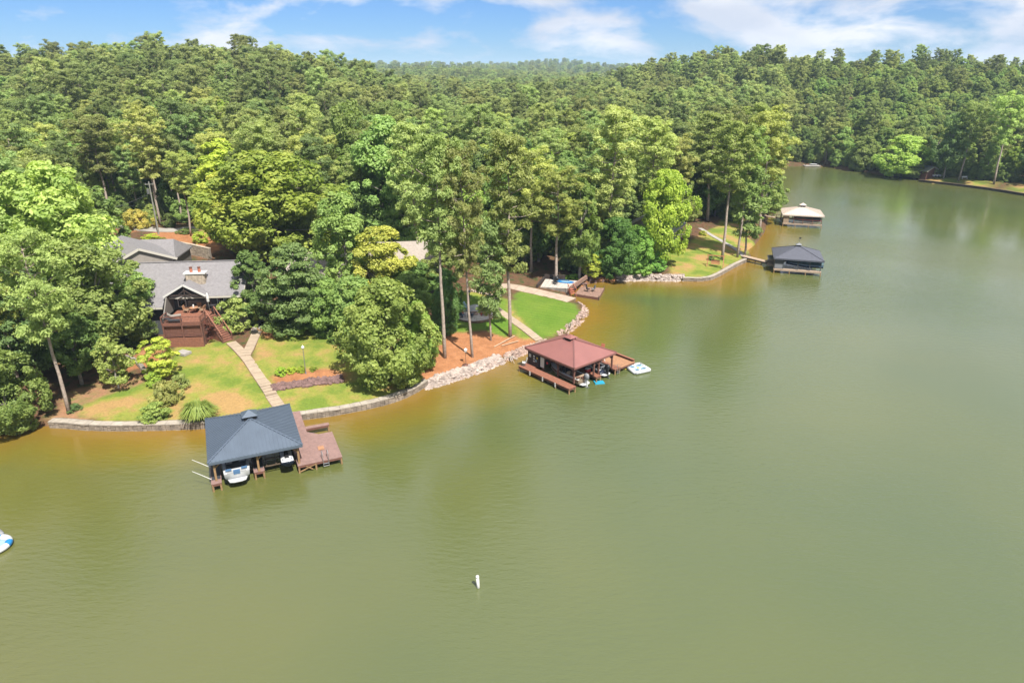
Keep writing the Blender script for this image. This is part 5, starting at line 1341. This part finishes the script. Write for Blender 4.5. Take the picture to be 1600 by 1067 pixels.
cwl = MB(); cwl.box((-9.4, 22.5, 5.5), (5.0, 6.6, 6.0)); cwl.build('cross_wall', M['siding'], HX)
# deck
zD = 5.1
deck_part(HX, -2.35, 2.35, 0, 5.85, zD, M['deck'], name='deck', along='x')
gz = hz(*local(HX, 0, 0)[:2])
for k in range(14):
    z_ = gz - .1 + (k + .5) * (zD - .32 - gz) / 14
    if k < 7 or k > 11: B((0, .05 if k < 7 else .35, z_), (4.5, .06, (zD - .32 - gz) / 14 - .03), 'skirt_board', M['deck'], HX)
    else: B((0, .35, z_), (4.5, .06, (zD - .32 - gz) / 14 - .03), 'skirt_board', M['darkr'], HX)
B((0, .62, (gz + zD) / 2 - .2), (4.6, .1, zD - gz - .3), 'skirt_backing', M['dark'], HX)
for x_ in (-2.25, 0, 2.25): MB().box((x_, .12, (gz + zD) / 2 - .2), (.16, .16, zD - gz + .1)).build('deck_post', M['darkr'], HX)
for x_ in (-2.32, 2.32): B((x_, 3.0, (gz + zD) / 2 - .1), (.08, 5.0, zD - gz - .3), 'side_skirt', M['darkr'], HX)
def railing(parent, a, b, h=.95, m='darkr', npost=3, bal=.16):
    a = Vector(a); b = Vector(b); up = Vector((0, 0, h))
    MB().bar(a + up, b + up, .14, .06).build('top_rail', M[m], parent); MB().bar(a + Vector((0, 0, .12)), b + Vector((0, 0, .12)), .06, .06).build('bottom_rail', M[m], parent)
    for k in range(npost):
        p = a.lerp(b, k / (npost - 1)); MB().box((p.x, p.y, p.z + h / 2), (.11, .11, h)).build('rail_post', M[m], parent)
    bl = MB(); n_ = int((b - a).length / bal)
    for k in range(1, n_): p = a.lerp(b, k / n_); bl.box((p.x, p.y, p.z + h / 2 + .05), (.02, .02, h - .15))
    tag(bl.build('balusters', M['dark'], parent), kind='stuff')
railing(HX, (-2.3, .03, zD), (2.3, .03, zD)); railing(HX, (-2.32, .1, zD), (-2.32, 1.9, zD), npost=2)
railing(HX, (2.32, .1, zD), (2.32, 1.9, zD), npost=2)
# staircase going down to the right, towards the path
foot = at(356, 533); hd_ = Vector(local(HX, 2.4, 3.3, zD)); ax = (foot - hd_); ax2 = Vector((ax.x, ax.y, 0)); nst = 13; side = Vector((-ax2.y, ax2.x, 0)).normalized()
stc = things('staircase', 'long reddish wooden staircase with rails from the deck down to the path', 'staircase', (foot.x, foot.y, foot.z))
T_ = Matrix.Translation(-stc.location); ang = math.atan2(ax2.y, ax2.x)
for k in range(nst):
    p = hd_ + ax * ((k + .6) / nst); MB(T_).box((p.x, p.y, p.z + .02), (ax2.length / nst + .02, 1.25, .06), ang).build('tread', M['deck'], stc)
    MB(T_).box((p.x + ax2.normalized().x * .17, p.y + ax2.normalized().y * .17, p.z - .10), (.03, 1.2, .17), ang).build('riser', M['darkr'], stc)
for s_ in (-1, 1):
    o_ = side * s_ * .66; MB(T_).bar(hd_ + o_ + Vector((0, 0, -.1)), foot + o_ + Vector((0, 0, -.02)), .06, .28).build('stringer', M['darkr'], stc)
    MB(T_).bar(hd_ + o_ + Vector((0, 0, .95)), foot + o_ + Vector((0, 0, .95)), .12, .07).build('handrail', M['deck'], stc)
    for k in range(5):
        p = (hd_ + o_).lerp(foot + o_, k / 4); MB(T_).box((p.x, p.y, p.z + .45), (.1, .1, 1.0)).build('rail_post', M['darkr'], stc)
    sk = MB(T_); q0, q1 = hd_ + o_ * .95, foot + o_ * .95; sk.add([(q0.x, q0.y, q0.z - .25), (q1.x, q1.y, q1.z - .15), (q1.x, q1.y, q1.z - .4), (q0.x, q0.y, foot.z - .4)], [(0, 1, 2, 3)]); sk.build('stair_skirt', M['deck'], stc)
# patio furniture
def L3(x, y, z): return local(HX, x, y, z)
tb = things('outdoor_table', 'round wooden table on the deck in front of the fireplace', 'table', L3(.2, 4.3, zD)); MB().tube((0, 0, .68), (0, 0, .73), .55, n=16).build('table_top', M['deckor'], tb); MB().tube((0, 0, 0), (0, 0, .68), .06, n=8).build('leg', M['darkr'], tb); MB().tube((0, 0, 0), (0, 0, .04), .28, n=10).build('base', M['darkr'], tb)
lp = things('lantern', 'small white lantern standing on the round deck table', 'lantern', L3(.2, 4.3, zD + .73)); B((0, 0, .15), (.16, .16, .3), 'body', M['white'], lp); MB().tube((0, 0, .3), (0, 0, .4), .12, .02, 6).build('cap', M['white'], lp)
def patio_chair(label, loc, rz):
    e = things('patio_chair', label, 'chair', loc, rz, 'wooden patio chairs around the deck table')
    B((0, 0, .42), (.58, .56, .07), 'seat', M['cush'], e); MB().box((0, .28, .72), (.58, .07, .55), 0, R(-12)).build('backrest', M['deckor'], e)
    for x in (-.26, .26):
        B((x, 0, .6), (.06, .55, .05), 'armrest', M['deckor'], e)
        for y in (-.24, .24): B((x, y, .2), (.05, .05, .4), 'leg', M['deckor'], e)
    return e
patio_chair('tan patio chair left of the round deck table', L3(-.8, 4.4, zD), R(95)); patio_chair('tan patio chair right of the round deck table', L3(1.25, 4.3, zD), R(-95))
patio_chair('tan patio chair behind the round deck table by the hearth', L3(.5, 5.2, zD), R(5))
lg = things('sun_lounger', 'dark grey lounger lying along the front rail of the deck', 'lounger', L3(-1.0, .85, zD), R(5.5))
B((.1, 0, .3), (1.4, .6, .08), 'seat', M['dgrey'], lg); MB().box((-.8, 0, .47), (.6, .6, .08), 0, 0, R(35)).build('backrest', M['dgrey'], lg)
for x in (-.55, .65):
    for y in (-.25, .25): B((x, y, .13), (.05, .05, .26), 'leg', M['black'], lg)
lg2 = things('sun_lounger', 'grey-brown cushioned lounger by the left wall of the deck', 'lounger', L3(-1.6, 2.6, zD), R(25)); B((.1, 0, .3), (1.2, .6, .1), 'seat', M['siding_l'], lg2); MB().box((-.65, 0, .48), (.55, .6, .1), 0, 0, R(40)).build('backrest', M['siding_l'], lg2)
for x in (-.4, .6): B((x, 0, .13), (.06, .5, .26), 'leg', M['black'], lg2)
gr = things('grill', 'black barbecue grill with hood beside the top of the stairs', 'grill', L3(2.6, 4.6, zD - .02)); B((0, 0, .45), (.6, .45, .7), 'cabinet', M['black'], gr); MB().loft([[(x, .25 * math.cos(a), .82 + .22 * math.sin(a)) for a in [math.pi * k / 6 for k in range(7)]] for x in (-.42, .42)]).build('hood', M['black'], gr); B((0, -.26, .95), (.5, .04, .04), 'handle', M['alu'], gr); 
for s_ in (-1, 1): B((s_ * .62, 0, .8), (.35, .4, .04), 'side_shelf', M['dgrey'], gr)
umb = things('patio_umbrella', 'closed white patio umbrella standing by the porch corner', 'umbrella', L3(2.15, 4.2, zD)); MB().tube((0, 0, 0), (0, 0, 2.7), .03, n=6).build('pole', M['alu'], umb); MB().loft([[(r_ * math.cos(k * math.pi / 4), r_ * math.sin(k * math.pi / 4), z_) for k in range(8)] for z_, r_ in ((1.5, .16), (2.0, .2), (2.5, .12), (2.7, .02))]).build('canopy', M['white'], umb)
pb = B((0, 0, .15), (1.5, 1.1, .3), 'well_cover', M['conc_g']); pb.location = at(287, 553); pb.rotation_euler.z = R(-25); tag(pb, 'pale concrete slab box in the lawn below the deck', 'slab')
# stone retaining walls
def stone_wall(label, px, h, t=.4, m='stone_g'):
    pts = [Vector(at(a, b)) for a, b in px]; pts = resample([tuple(p) for p in pts], .5)
    e = things('retaining_wall', label, 'wall', pts[0]); T_ = Matrix.Translation(-pts[0]); rn = random.Random(4); mb = MB(T_); st_ = MB(T_); cp2 = MB(T_)
    for a, b in zip(pts[:-1], pts[1:]):
        mb.bar(a + Vector((0, 0, h / 2 - .2)), b + Vector((0, 0, h / 2 - .2)), t, h + .3); cp2.bar(a + Vector((0, 0, h)), b + Vector((0, 0, h)), t + .15, .1)
        for r_ in range(int(h / .25)):
            p = a.lerp(b, .5); d = (b - a); yaw = math.atan2(d.y, d.x); off = Vector((math.sin(yaw), -math.cos(yaw), 0)) * (t / 2 + .03)
            st_.box(p + off + Vector((0, 0, .12 + r_ * .25)), (d.length - .03, .08 + rn.uniform(0, .08), .22), yaw)
    mb.build('core', M['mortar'], e); tag(st_.build('stone', M[m], e), kind='stuff'); cp2.build('cap', M['stone_g' if h < 1 else 'stone_l'], e)
stone_wall('curved stone retaining wall below the orange mulch bank behind the roof', [(262,392),(285,395),(305,399),(330,405)], 1.9, m='stone_l')
stone_wall('curved low stone wall on the shaded bank left of the lime small tree', [(196,560),(210,564),(222,575),(228,585)], .35, .3)

# ------------------------------------------------------------------ other houses
def gable_house(label, loc, rz, W_, D_, zw, zr, mroof, mwall, over=.5, ribs=None, wins=(), name='house'):
    """ridge along local y; front gable faces -y"""
    e = things(name, label, 'house', loc, rz); w_, d_ = W_ / 2, D_ / 2
    sh_ = MB(); sh_.loft([[(-w_, y, -2), (w_, y, -2), (w_, y, zw), (0, y, zr - .25), (-w_, y, zw)] for y in (-d_, d_)]); sh_.build('wall', M[mwall], e)
    k = (zr - zw) / w_; o_ = w_ + over
    for s_ in (-1, 1):
        pts = [(s_ * o_, -d_ - over, zr - k * o_), (0.0015 * s_, -d_ - over, zr), (0.0015 * s_, d_ + over, zr), (s_ * o_, d_ + over, zr - k * o_)]
        if s_ > 0: pts = pts[::-1]
        r_ = plane_slab(pts, .16, M[mroof], 'roof', e)
        MB().bar((s_ * o_, -d_ - over - .03, zr - k * o_ - .1), (0, -d_ - over - .03, zr - .1), .06, .26).build('rake_trim', M['cream'], r_)
        if ribs:
            rb = MB(); y = -d_ - over + .2
            while y < d_ + over: rb.bar((s_ * o_, y, zr - k * o_ + .03), (0, y, zr + .03), .05, .05); y += ribs
            tag(rb.build('seams', M['alu'], r_), kind='stuff')
    for wn in wins: window(e, *wn)
    return e
p3 = at(1052, 386)
gable_house('grey house with metal roof half hidden behind the lime tree on the point', (29.0, 138.5, p3.z), R(-27), 9.5, 10, 3.1, 5.9, 'alu', 'siding_l', .6, .5,
   [((4.75, -2.5, 1.7), 1.1, 1.6, 'y', 'cream', 2, 1), ((4.75, .5, 1.7), 1.1, 1.6, 'y', 'cream', 2, 1), ((4.75, 3.2, 1.7), 1.1, 1.6, 'y', 'cream', 2, 1), ((-2.6, -5.0, 1.6), 1.2, 1.4, 'x', 'white', 2, -1), ((1.6, -5.0, 1.6), 1.2, 1.4, 'x', 'cream', 2, -1)])
for q in (-4.2, -1.0, 1.9, 4.6):
    pass
gable_house('tan shingled house glimpsed between trees behind the four shore pines', (-16.5, 103.5, 3.0), R(97), 10, 10, 3.0, 6.6, 'shingle_tan', 'siding', .5, None, [((-2.0, -5.5, 1.6), 1.2, 1.3, 'x', 'white', 2, -1)])
gable_house('grey-brown roof glimpsed through the branches above the dark cedar', (-28.5, 101.0, 3.2), R(80), 8, 9, 2.6, 5.2, 'shingle_tan', 'siding_d', .4)
hut = gable_house('small dark red hut under the trees on the far right shore', (*at(1445, 276)[:2], at(1445, 276).z), R(20), 5, 5, 2.4, 3.6, 'alu', 'darkr', .5)

# ------------------------------------------------------------------ utility pole with wires
up = at(248, 366)
pole = things('utility_pole', 'leaning-looking wooden utility pole with transformer beside the road', 'utility pole', up)
zt = top_z(up.y, 284) - up.z
MB().tube((0, 0, -.5), (0, 0, zt), .17, .11, 10).build('pole', M['pole'], pole)
B((0, 0, zt - .5), (1.5, .1, .12), 'crossarm', M['pole'], pole, R(15))
for x in (-.65, -.1, .65): MB().tube((x * math.cos(R(15)), x * math.sin(R(15)), zt - .44), (x * math.cos(R(15)), x * math.sin(R(15)), zt - .2), .05, .04, 6).build('insulator', M['grey'], pole)
tr_ = MB().tube((-.42, -.1, zt - 2.3), (-.42, -.1, zt - 1.4), .26, n=12).build('transformer', M['alu'], pole); MB().tube((-.42, -.1, zt - 1.39), (-.42, -.1, zt - 1.15), .04, n=6).build('bushing', M['grey'], tr_)
def wire(p, q, sag, name='power_wire', lab=None):
    pts = [Vector(p).lerp(Vector(q), t) - Vector((0, 0, sag * 4 * t * (1 - t))) for t in [i / 14 for i in range(15)]]
    MB(Matrix.Translation(-pole.location)).path([tuple(v) for v in pts], [.022] * 15, 4).build(name, M['dgrey'], pole)
top = Vector((up.x, up.y, up.z + zt))
roadside = at(275, 357); roadside2 = at(262, 358)
wire(top + Vector((0, 0, -2.2)), (up.x - 9, up.y - 6, up.z + 5.2), .4, 'service_wire'); wire(top + Vector((0, 0, -4.2)), (up.x - 14, up.y + 3, up.z + 5.5), .5, 'service_wire'); wire(top + Vector((0, 0, -5.2)), (up.x - 14, up.y + 3, up.z + 4.4), .5, 'service_wire')
wire(top + Vector((0, 0, -.6)), roadside, 0, 'guy_wire'); wire(top + Vector((0, 0, -1.0)), at(269, 358), 0, 'guy_wire'); wire(top + Vector((0, 0, -3.4)), roadside2, 0, 'guy_wire')

# ------------------------------------------------------------------ lamp post, small garden things
lpp = at(478, 584); lt = top_z(lpp.y, 541) - lpp.z
ld = things('lamp_post', 'slim grey lamp post with white globe above the bright bushes', 'lamp post', lpp)
MB().tube((0, 0, -.2), (0, 0, lt - .3), .055, .04, 8).build('post', M['alu'], ld); MB().tube((0, 0, -.1), (0, 0, .25), .09, .07, 8).build('base', M['grey'], ld)
MB().ball((0, 0, lt - .15), .19, n=12, m=8).build('globe', M['white'], ld, True); MB().tube((0, 0, lt + .02), (0, 0, lt + .1), .1, .02, 8).build('cap', M['alu'], ld)
bf = at(725, 572); bd = things('bird_feeder', 'small white bird feeder on a thin pole above the white rocks', 'bird feeder', at(728, 569))
MB().tube((0, 0, 0), (0, 0, 1.7), .025, n=6).build('pole', M['dgrey'], bd); B((0, 0, 1.8), (.26, .26, .26), 'house', M['white'], bd); MB().add([(-.2,-.2,1.93),(.2,-.2,1.93),(.2,.2,1.93),(-.2,.2,1.93),(0,0,2.15)], [(3,2,1,0),(0,1,4),(1,2,4),(2,3,4),(3,0,4)]).build('roof', M['white'], bd)
pt = things('fire_bowl', 'small rusty round bowl on the straw above the white rocks', 'bowl', at(727, 573)); MB().loft([[(r_ * math.cos(k * math.pi / 6), r_ * math.sin(k * math.pi / 6), z_) for k in range(12)] for z_, r_ in ((0, .16), (.12, .3), (.28, .36))]).build('bowl', M['darkr'], pt, True)
# crossed boards on the straw
for (a, b), lab in ((((772, 543), (804, 526)), 'long pale board lying on the straw left of the walkway'), (((784, 541), (810, 534)), 'shorter pale board crossing the long one on the straw')):
    pa_ = at(*a); pb_ = at(*b); o = MB(Matrix.Translation(-pa_)).bar(pa_ + Vector((0, 0, .1)), pb_ + Vector((0, 0, .14)), .14, .05).build('board', M['bleach']); o.location = pa_; tag(o, lab, 'board')
# driftwood
dr = things('driftwood', 'bleached fallen branch reaching from the rocks into the water', 'driftwood', P(795, 561)); rn = random.Random(9)
for k in range(9):
    a = rn.uniform(-2.6, .2); l_ = rn.uniform(.8, 2.0); MB().path([(0, 0, .25), (l_ * .5 * math.cos(a), l_ * .5 * math.sin(a), .45), (l_ * math.cos(a), l_ * math.sin(a), rn.uniform(.0, .3))], [.07, .045, .02], 6).build('branch', M['log'], dr)
dr2 = things('driftwood', 'bleached driftwood stump at the right edge of the bright lawn', 'driftwood', at(890, 513))
for k in range(7):
    a = rn.uniform(0, 6.28); l_ = rn.uniform(.4, .9); MB().path([(0, 0, 0), (l_ * .4 * math.cos(a), l_ * .4 * math.sin(a), .5), (l_ * math.cos(a), l_ * math.sin(a), rn.uniform(.5, 1.1))], [.09, .06, .02], 6).build('branch', M['log'], dr2)

# ------------------------------------------------------------------ fire pit and patios
fc = at(741, 492)
fp = things('fire_pit_patio', 'round pale stone patio under the shore pines', 'patio', (fc.x, fc.y, fc.z + .03))
MB().tube((0, 0, -.4), (0, 0, .06), 2.9, n=36).build('ground_slab', M['joint'], fp)
rn = random.Random(12)
for rg_, (r0_, r1_, n_) in enumerate(((.62, 1.35, 9), (1.38, 2.1, 14), (2.13, 2.88, 19))):
    for k in range(n_):
        a0 = 2 * math.pi * (k + .03) / n_ + rg_ * .3; a1 = 2 * math.pi * (k + .97) / n_ + rg_ * .3
        MB().prism([(r0_ * math.cos(a0), r0_ * math.sin(a0)), (r1_ * math.cos(a0), r1_ * math.sin(a0)), (r1_ * math.cos((a0 + a1) / 2) * 1.01, r1_ * math.sin((a0 + a1) / 2) * 1.01), (r1_ * math.cos(a1), r1_ * math.sin(a1)), (r0_ * math.cos(a1), r0_ * math.sin(a1))], .061, .10 + rn.uniform(0, .015)).build('flagstone', M['patio'], fp)
pit = things('fire_pit', 'low stone fire pit ring in the centre of the round patio', 'fire pit', (fc.x, fc.y, fc.z + .09))
for k in range(12):
    a = 2 * math.pi * k / 12; B((.5 * math.cos(a), .5 * math.sin(a), .15), (.2, .25, .3), 'stone', M['stone_p'], pit, a)
MB().tube((0, 0, 0), (0, 0, .08), .4, n=12).build('ash_bed', M['black'], pit)
def adirondack(label, px, rz, m):
    p = at(*px); e = things('adirondack_chair', label, 'chair', (p.x, p.y, p.z + .1), rz)
    MB().box((0, 0, .34), (.56, .56, .05), 0, R(8)).build('seat', M[m], e)
    for k in range(5): MB().box((-.22 + .11 * k, .34, .72 - abs(k - 2) * .02), (.1, .035, .8 - abs(k - 2) * .06), 0, R(-20)).build('back_slat', M[m], e)
    for x in (-.34, .34):
        B((x, .02, .56), (.13, .72, .04), 'armrest', M[m], e)
        B((x, -.28, .28), (.05, .1, .54), 'leg', M[m], e); B((x, .3, .24), (.05, .1, .5), 'leg', M[m], e)
    return e
adirondack('red slatted garden chair on the left side of the round patio', (720, 492), R(105), 'red')
adirondack('red slatted garden chair on the right side of the round patio', (754, 494), R(-75), 'red')
adirondack('dark blue slatted chair in front of the left red one', (722, 497), R(140), 'dblue')
adirondack('dark blue slatted chair in front of the leaning pine trunk', (735, 497), R(170), 'dblue')
adirondack('pale blue slatted chair at the back of the round patio', (729, 484), R(60), 'lblue')
bp = at(743, 482)
bs_ = things('flagstone_terrace', 'blue-grey square terrace behind the round patio', 'terrace', (bp.x, bp.y, bp.z), R(-12))
B((0, 0, -.1), (4.2, 3.2, .3), 'base_slab', M['joint'], bs_)
for i in range(7):
    for j in range(5): B((-1.8 + .6 * i, -1.28 + .64 * j, .08), (.57, .61, .06), 'flagstone', M['bluestone'], bs_)
sg = things('garden_steps', 'dark timber stairs with rail left of the blue-grey terrace', 'steps', at(716, 475), R(-35))
for k in range(6): B((-.3 * k, 0, .1 + .2 * k), (.32, 1.2, .2), 'step', M['darkr'], sg)
for y in (-.65, .65): MB().bar((.2, y, 1.0), (-1.8, y, 2.2), .08, .08).build('handrail', M['deck'], sg); [MB().box((.1 - .95 * k, y, .6 + .6 * k), (.08, .08, 1.1)).build('rail_post', M['darkr'], sg) for k in range(3)]
# pole lamps near the terrace
for px_, lab in (((734, 474), 'black garden lantern on a post beside the terrace'), ((704, 500), 'black hook post on the grass left of the round patio')):
    e = things('garden_lantern', lab, 'lantern', at(*px_)); MB().tube((0, 0, 0), (0, 0, 1.7), .05, n=6).build('post', M['black'], e); B((0, 0, 1.85), (.3, .3, .3), 'lamp_head', M['grey'], e)

# patio by the cove with retaining walls
c1, c2, c3, c4 = at(844, 450), at(888, 463), at(903, 447), at(852, 437)
cen = (c1 + c2 + c3 + c4) / 4; zz = max(c1.z, c3.z, .9) + .15
cpz = things('stone_patio', 'pale square patio beside the cove', 'patio', (cen.x, cen.y, zz)); T_ = Matrix.Translation(-cpz.location)
q = [(c.x, c.y, zz) for c in (c1, c2, c3, c4)]
MB(T_).slab(q, 1.6).build('base_slab', M['stone_g'], cpz)
for i in range(7):
    for j in range(5):
        def bil(u, v):
            a = Vector(q[0]).lerp(Vector(q[1]), u); b = Vector(q[3]).lerp(Vector(q[2]), u); return a.lerp(b, v)
        g_ = .006; ps = [bil(i / 7 + g_, j / 5 + g_), bil((i + 1) / 7 - g_, j / 5 + g_), bil((i + 1) / 7 - g_, (j + 1) / 5 - g_), bil(i / 7 + g_, (j + 1) / 5 - g_)]
        MB(T_).slab([(p.x, p.y, zz + .045) for p in ps], .04).build('paver', M['patio'], cpz)
MB(T_).bar((c4.x - .2, c4.y + .2, zz + .15), (c1.x - .5, c1.y, zz + .15), .3, .5).build('edge_wall', M['dark'], cpz); MB(T_).bar((c4.x - .1, c4.y + .45, zz + .3), (c4.x + 3.4, c4.y + .1, zz + .3), .3, .8).build('edge_wall', M['dark'], cpz)
MB(T_).bar((c2.x + .25, c2.y - .2, zz + .1), (c3.x + 1.7, c3.y + 2.2, zz + .1), .3, .7).build('timber_wall', M['deckw'], cpz)
grl = things('paddle_board', 'bright blue paddle board lying flat on the pale patio', 'paddle board', (*bil(.68, .72)[:2], zz + .06), R(-15))
def board_shape(L_, W_, z0, z1, n=12):
    top_ = [(L_ / 2 * math.cos(2 * math.pi * k / n), W_ / 2 * math.sin(2 * math.pi * k / n)) for k in range(n)]; return top_, z0, z1
MB().prism(*board_shape(2.9, 1.15, 0, .12, 20)).build('hull', M['blue'], grl); MB().prism(*board_shape(1.6, .6, .121, .14, 16)).build('deck_pad', M['lblue'], grl)
gk = things('paddle_board', 'blue-black kayak-like board behind the bright blue one', 'kayak', (*bil(.5, .9)[:2], zz + .06), R(-25)); MB().loft([[(x, -w_, .12), (x, 0, 0), (x, w_, .12), (x, w_ * .5, .24), (x, -w_ * .5, .24)] for x, w_ in ((-1.5, .03), (-1.1, .22), (0, .34), (1.1, .22), (1.5, .03))]).build('hull', M['dblue'], gk, True); MB().prism(*board_shape(.8, .36, .24, .26)).build('seat_well', M['black'], gk)
for (u, v, r_, lab) in ((.40, .55, 20, 'black lounge chair at the back left of the pale patio'), (.47, .38, 60, 'black lounge chair in front on the pale patio'), (.36, .78, -40, 'dark chair under the pine beside the pale patio')):
    folding_chair(lab, (*bil(u, v)[:2], zz + .05), R(r_), 'black', 'dgrey')
bq = bil(.45, .55); gl2 = things('grill', 'black kettle grill between the chairs of the pale patio', 'grill', (bq.x, bq.y, zz + .05)); MB().ball((0, 0, .85), .34, n=12, m=8).build('kettle', M['black'], gl2, True); [MB().bar((.3 * math.cos(a), .3 * math.sin(a), 0), (.1 * math.cos(a), .1 * math.sin(a), .7), .03, .03).build('leg', M['alu'], gl2) for a in (0, 2.1, 4.2)]
rs_ = things('garden_steps', 'small red railed steps between patio corner and boat ramp', 'steps', (c2.x + .3, c2.y - .3, .3), R(-60))
for k in range(3): B((.3 * k, 0, .9 - .25 * k), (.32, .9, .1), 'step', M['terra'], rs_)
for y in (-.5, .5): MB().bar((-.2, y, 1.9), (.9, y, 1.1), .07, .07).build('handrail', M['terra'], rs_); [MB().box((.45 * k, y, 1.1 - .3 * k), (.07, .07, 1.3)).build('rail_post', M['terra'], rs_) for k in range(3)]

# floating dock in the cove
d1, d2, d3, d4 = [Vector(P(a, b, .45)) for a, b in ((898, 459), (936, 465), (944, 450), (908, 448))]
dcc = (d1 + d2 + d3 + d4) / 4
fd = things('floating_dock', 'weathered brown plank dock beside the pale patio', 'dock', (dcc.x, dcc.y, 0)); T_ = Matrix.Translation((-dcc.x, -dcc.y, 0))
MB(T_).slab([(p.x, p.y, .40) for p in (d1, d2, d3, d4)], .42).build('frame', M['darkr'], fd)
for k in range(20):
    g0, g1 = k / 20 + .003, (k + 1) / 20 - .003; a, b, c, d = d1.lerp(d2, g0), d1.lerp(d2, g1), d4.lerp(d3, g1), d4.lerp(d3, g0)
    MB(T_).slab([(p.x, p.y, .45) for p in (a, b, c, d)], .045).build('plank', M['deckw'], fd)
for p in (d1, d2, d3): MB(T_).tube((p.x, p.y, -1.5), (p.x, p.y, .75), .08, n=8).build('piling', M['pile'], fd)
folding_chair('black folding chair on the weathered brown dock', (dcc.x - .3, dcc.y - .1, .46), R(60), 'black', 'dgrey'); folding_chair('grey and black chair beside it on the weathered dock', (dcc.x + .55, dcc.y, .46), R(-70), 'grey', 'black')

# ------------------------------------------------------------------ wooden swing on the point
wp = at(1117, 417)
ws = things('garden_swing', 'reddish cedar swing seat hanging in an A-frame on the point', 'swing', wp, R(-18))
for x in (-1.35, 1.35):
    for y in (-.75, .75): MB().bar((x * 1.06, y, 0), (x, 0, 2.05), .11, .11).build('leg', M['swing'], ws)
    MB().bar((x * 1.03, -.45, .85), (x * 1.03, .45, .85), .08, .08).build('crosspiece', M['swing'], ws)
MB().bar((-1.6, 0, 2.08), (1.6, 0, 2.08), .12, .14).build('top_beam', M['swing'], ws)
for k in range(5): B((0, -.25 + .12 * k, .55), (1.5, .1, .04), 'seat_slat', M['swing'], ws)
for k in range(5): B((0, .33 + .03 * k, .68 + .12 * k), (1.5, .035, .1), 'back_slat', M['swing'], ws)
for x in (-.75, .75):
    B((x, 0, .78), (.08, .6, .05), 'armrest', M['swing'], ws)
    MB().tube((x, -.25, .78), (x, 0, 2.0), .015, n=5).build('chain', M['metal'], ws); MB().tube((x, .3, .78), (x, 0, 2.0), .015, n=5).build('chain', M['metal'], ws)

# ------------------------------------------------------------------ on the water
bm_ = P(747.3, 917.3)
bu = things('marker_buoy', 'white post-shaped marker buoy alone in open water', 'buoy', (bm_[0], bm_[1], 0)); bu.rotation_euler = (0, R(-3), 0)
MB().tube((0, 0, -.5), (0, 0, .93), .11, n=14).build('tube', M['white'], bu, True); MB().ball((0, 0, .93), .135, n=12, m=6).build('cap', M['white'], bu, True)
# inflatable raft at the left edge
rp = P(-9, 856)
ra = things('inflatable_raft', 'white raft with bright blue panels cut by the left edge', 'inflatable', rp)
for k in range(12):
    a0, a1 = 2 * math.pi * k / 12, 2 * math.pi * (k + 1) / 12; t = MB(); rr_ = []
    for j in range(4):
        a = a0 + (a1 - a0) * j / 3; rr_.append([((1.0 + .26 * math.cos(b)) * math.cos(a), (1.0 + .26 * math.cos(b)) * math.sin(a), .24 + .24 * math.sin(b)) for b in [2 * math.pi * i / 10 for i in range(10)]])
    t.loft(rr_, cap=False); t.build('tube_panel', M['gel'] if k % 3 else M['blue'], ra, True)
MB().tube((0, 0, .1), (0, 0, .16), .9, n=24).build('floor', M['lblue'], ra)
js = P(-18, 838); watercraft('steel grey personal watercraft floating at the left edge beyond the raft', (js[0], js[1], -.15), R(-100), 'grey', 'gel_blue')
# far shore dock
f1 = P(1268, 260.5)
fdk = things('floating_dock', 'tiny grey dock at the far shore left of the bare bank', 'dock', f1); B((0, 0, .3), (6.0, 2.4, .3), 'deck', M['conc_g'], fdk); B((3.8, 1.8, .35), (3.2, .9, .2), 'gangway', M['conc_g'], fdk)
for x in (-2.8, 2.8): MB().tube((x, -1.1, -1), (x, -1.1, 1.0), .1, n=6).build('piling', M['pile'], fdk)
fw = things('rowing_boat', 'small white boat resting on the far grey dock', 'boat', (f1[0] + .6, f1[1], .45), R(80)); MB().loft([[(-w_, y, .55), (-w_ * .6, y, .05), (w_ * .6, y, .05), (w_, y, .55)] for y, w_ in ((-1.3, .5), (-.5, .62), (.4, .6), (1.0, .38), (1.4, .05))], closed=False).build('hull', M['gel'], fw); B((0, -.2, .45), (1.1, .25, .05), 'thwart', M['white'], fw)
for (px_, py_, lab) in ((1507, 280, 'white bench on the shaded far shore lawn'),):
    e = things('bench', lab, 'bench', at(px_, py_)); B((0, 0, .45), (1.8, .4, .06), 'seat', M['white'], e); B((0, .2, .75), (1.8, .06, .4), 'backrest', M['white'], e); [B((x, 0, .22), (.08, .38, .44), 'leg', M['white'], e) for x in (-.8, .8)]
e = things('trailer', 'small white trailer beside the dark red hut on the far shore', 'trailer', at(1462, 277)); B((0, 0, .6), (2.6, 1.4, .5), 'body', M['white'], e); [MB().tube((x, -.75, .3), (x, -.6, .3), .3, n=10).build('wheel', M['black'], e) for x in (-.5, .5)]; MB().bar((1.3, 0, .45), (2.2, 0, .4), .08, .08).build('drawbar', M['metal'], e)
print('FACES', sum(len(m.polygons) for m in bpy.data.meshes))

# ------------------------------------------------------------------ haze
hm = bpy.data.materials.new('summer_haze'); hm.use_nodes = True; t_ = hm.node_tree; t_.nodes.clear()
ho = t_.nodes.new('ShaderNodeOutputMaterial'); hv = t_.nodes.new('ShaderNodeVolumePrincipled')
hv.inputs['Color'].default_value = (0.60, 0.80, 1.0, 1); hv.inputs['Density'].default_value = 0.00014
t_.links.new(hv.outputs[0], ho.inputs['Volume'])
hb = MB().box((0, 2300, 45), (5600, 5200, 110)).build('haze', hm); tag(hb, kind='stuff', label='thin summer haze filling the valley air')
hm.cycles.homogeneous_volume = True
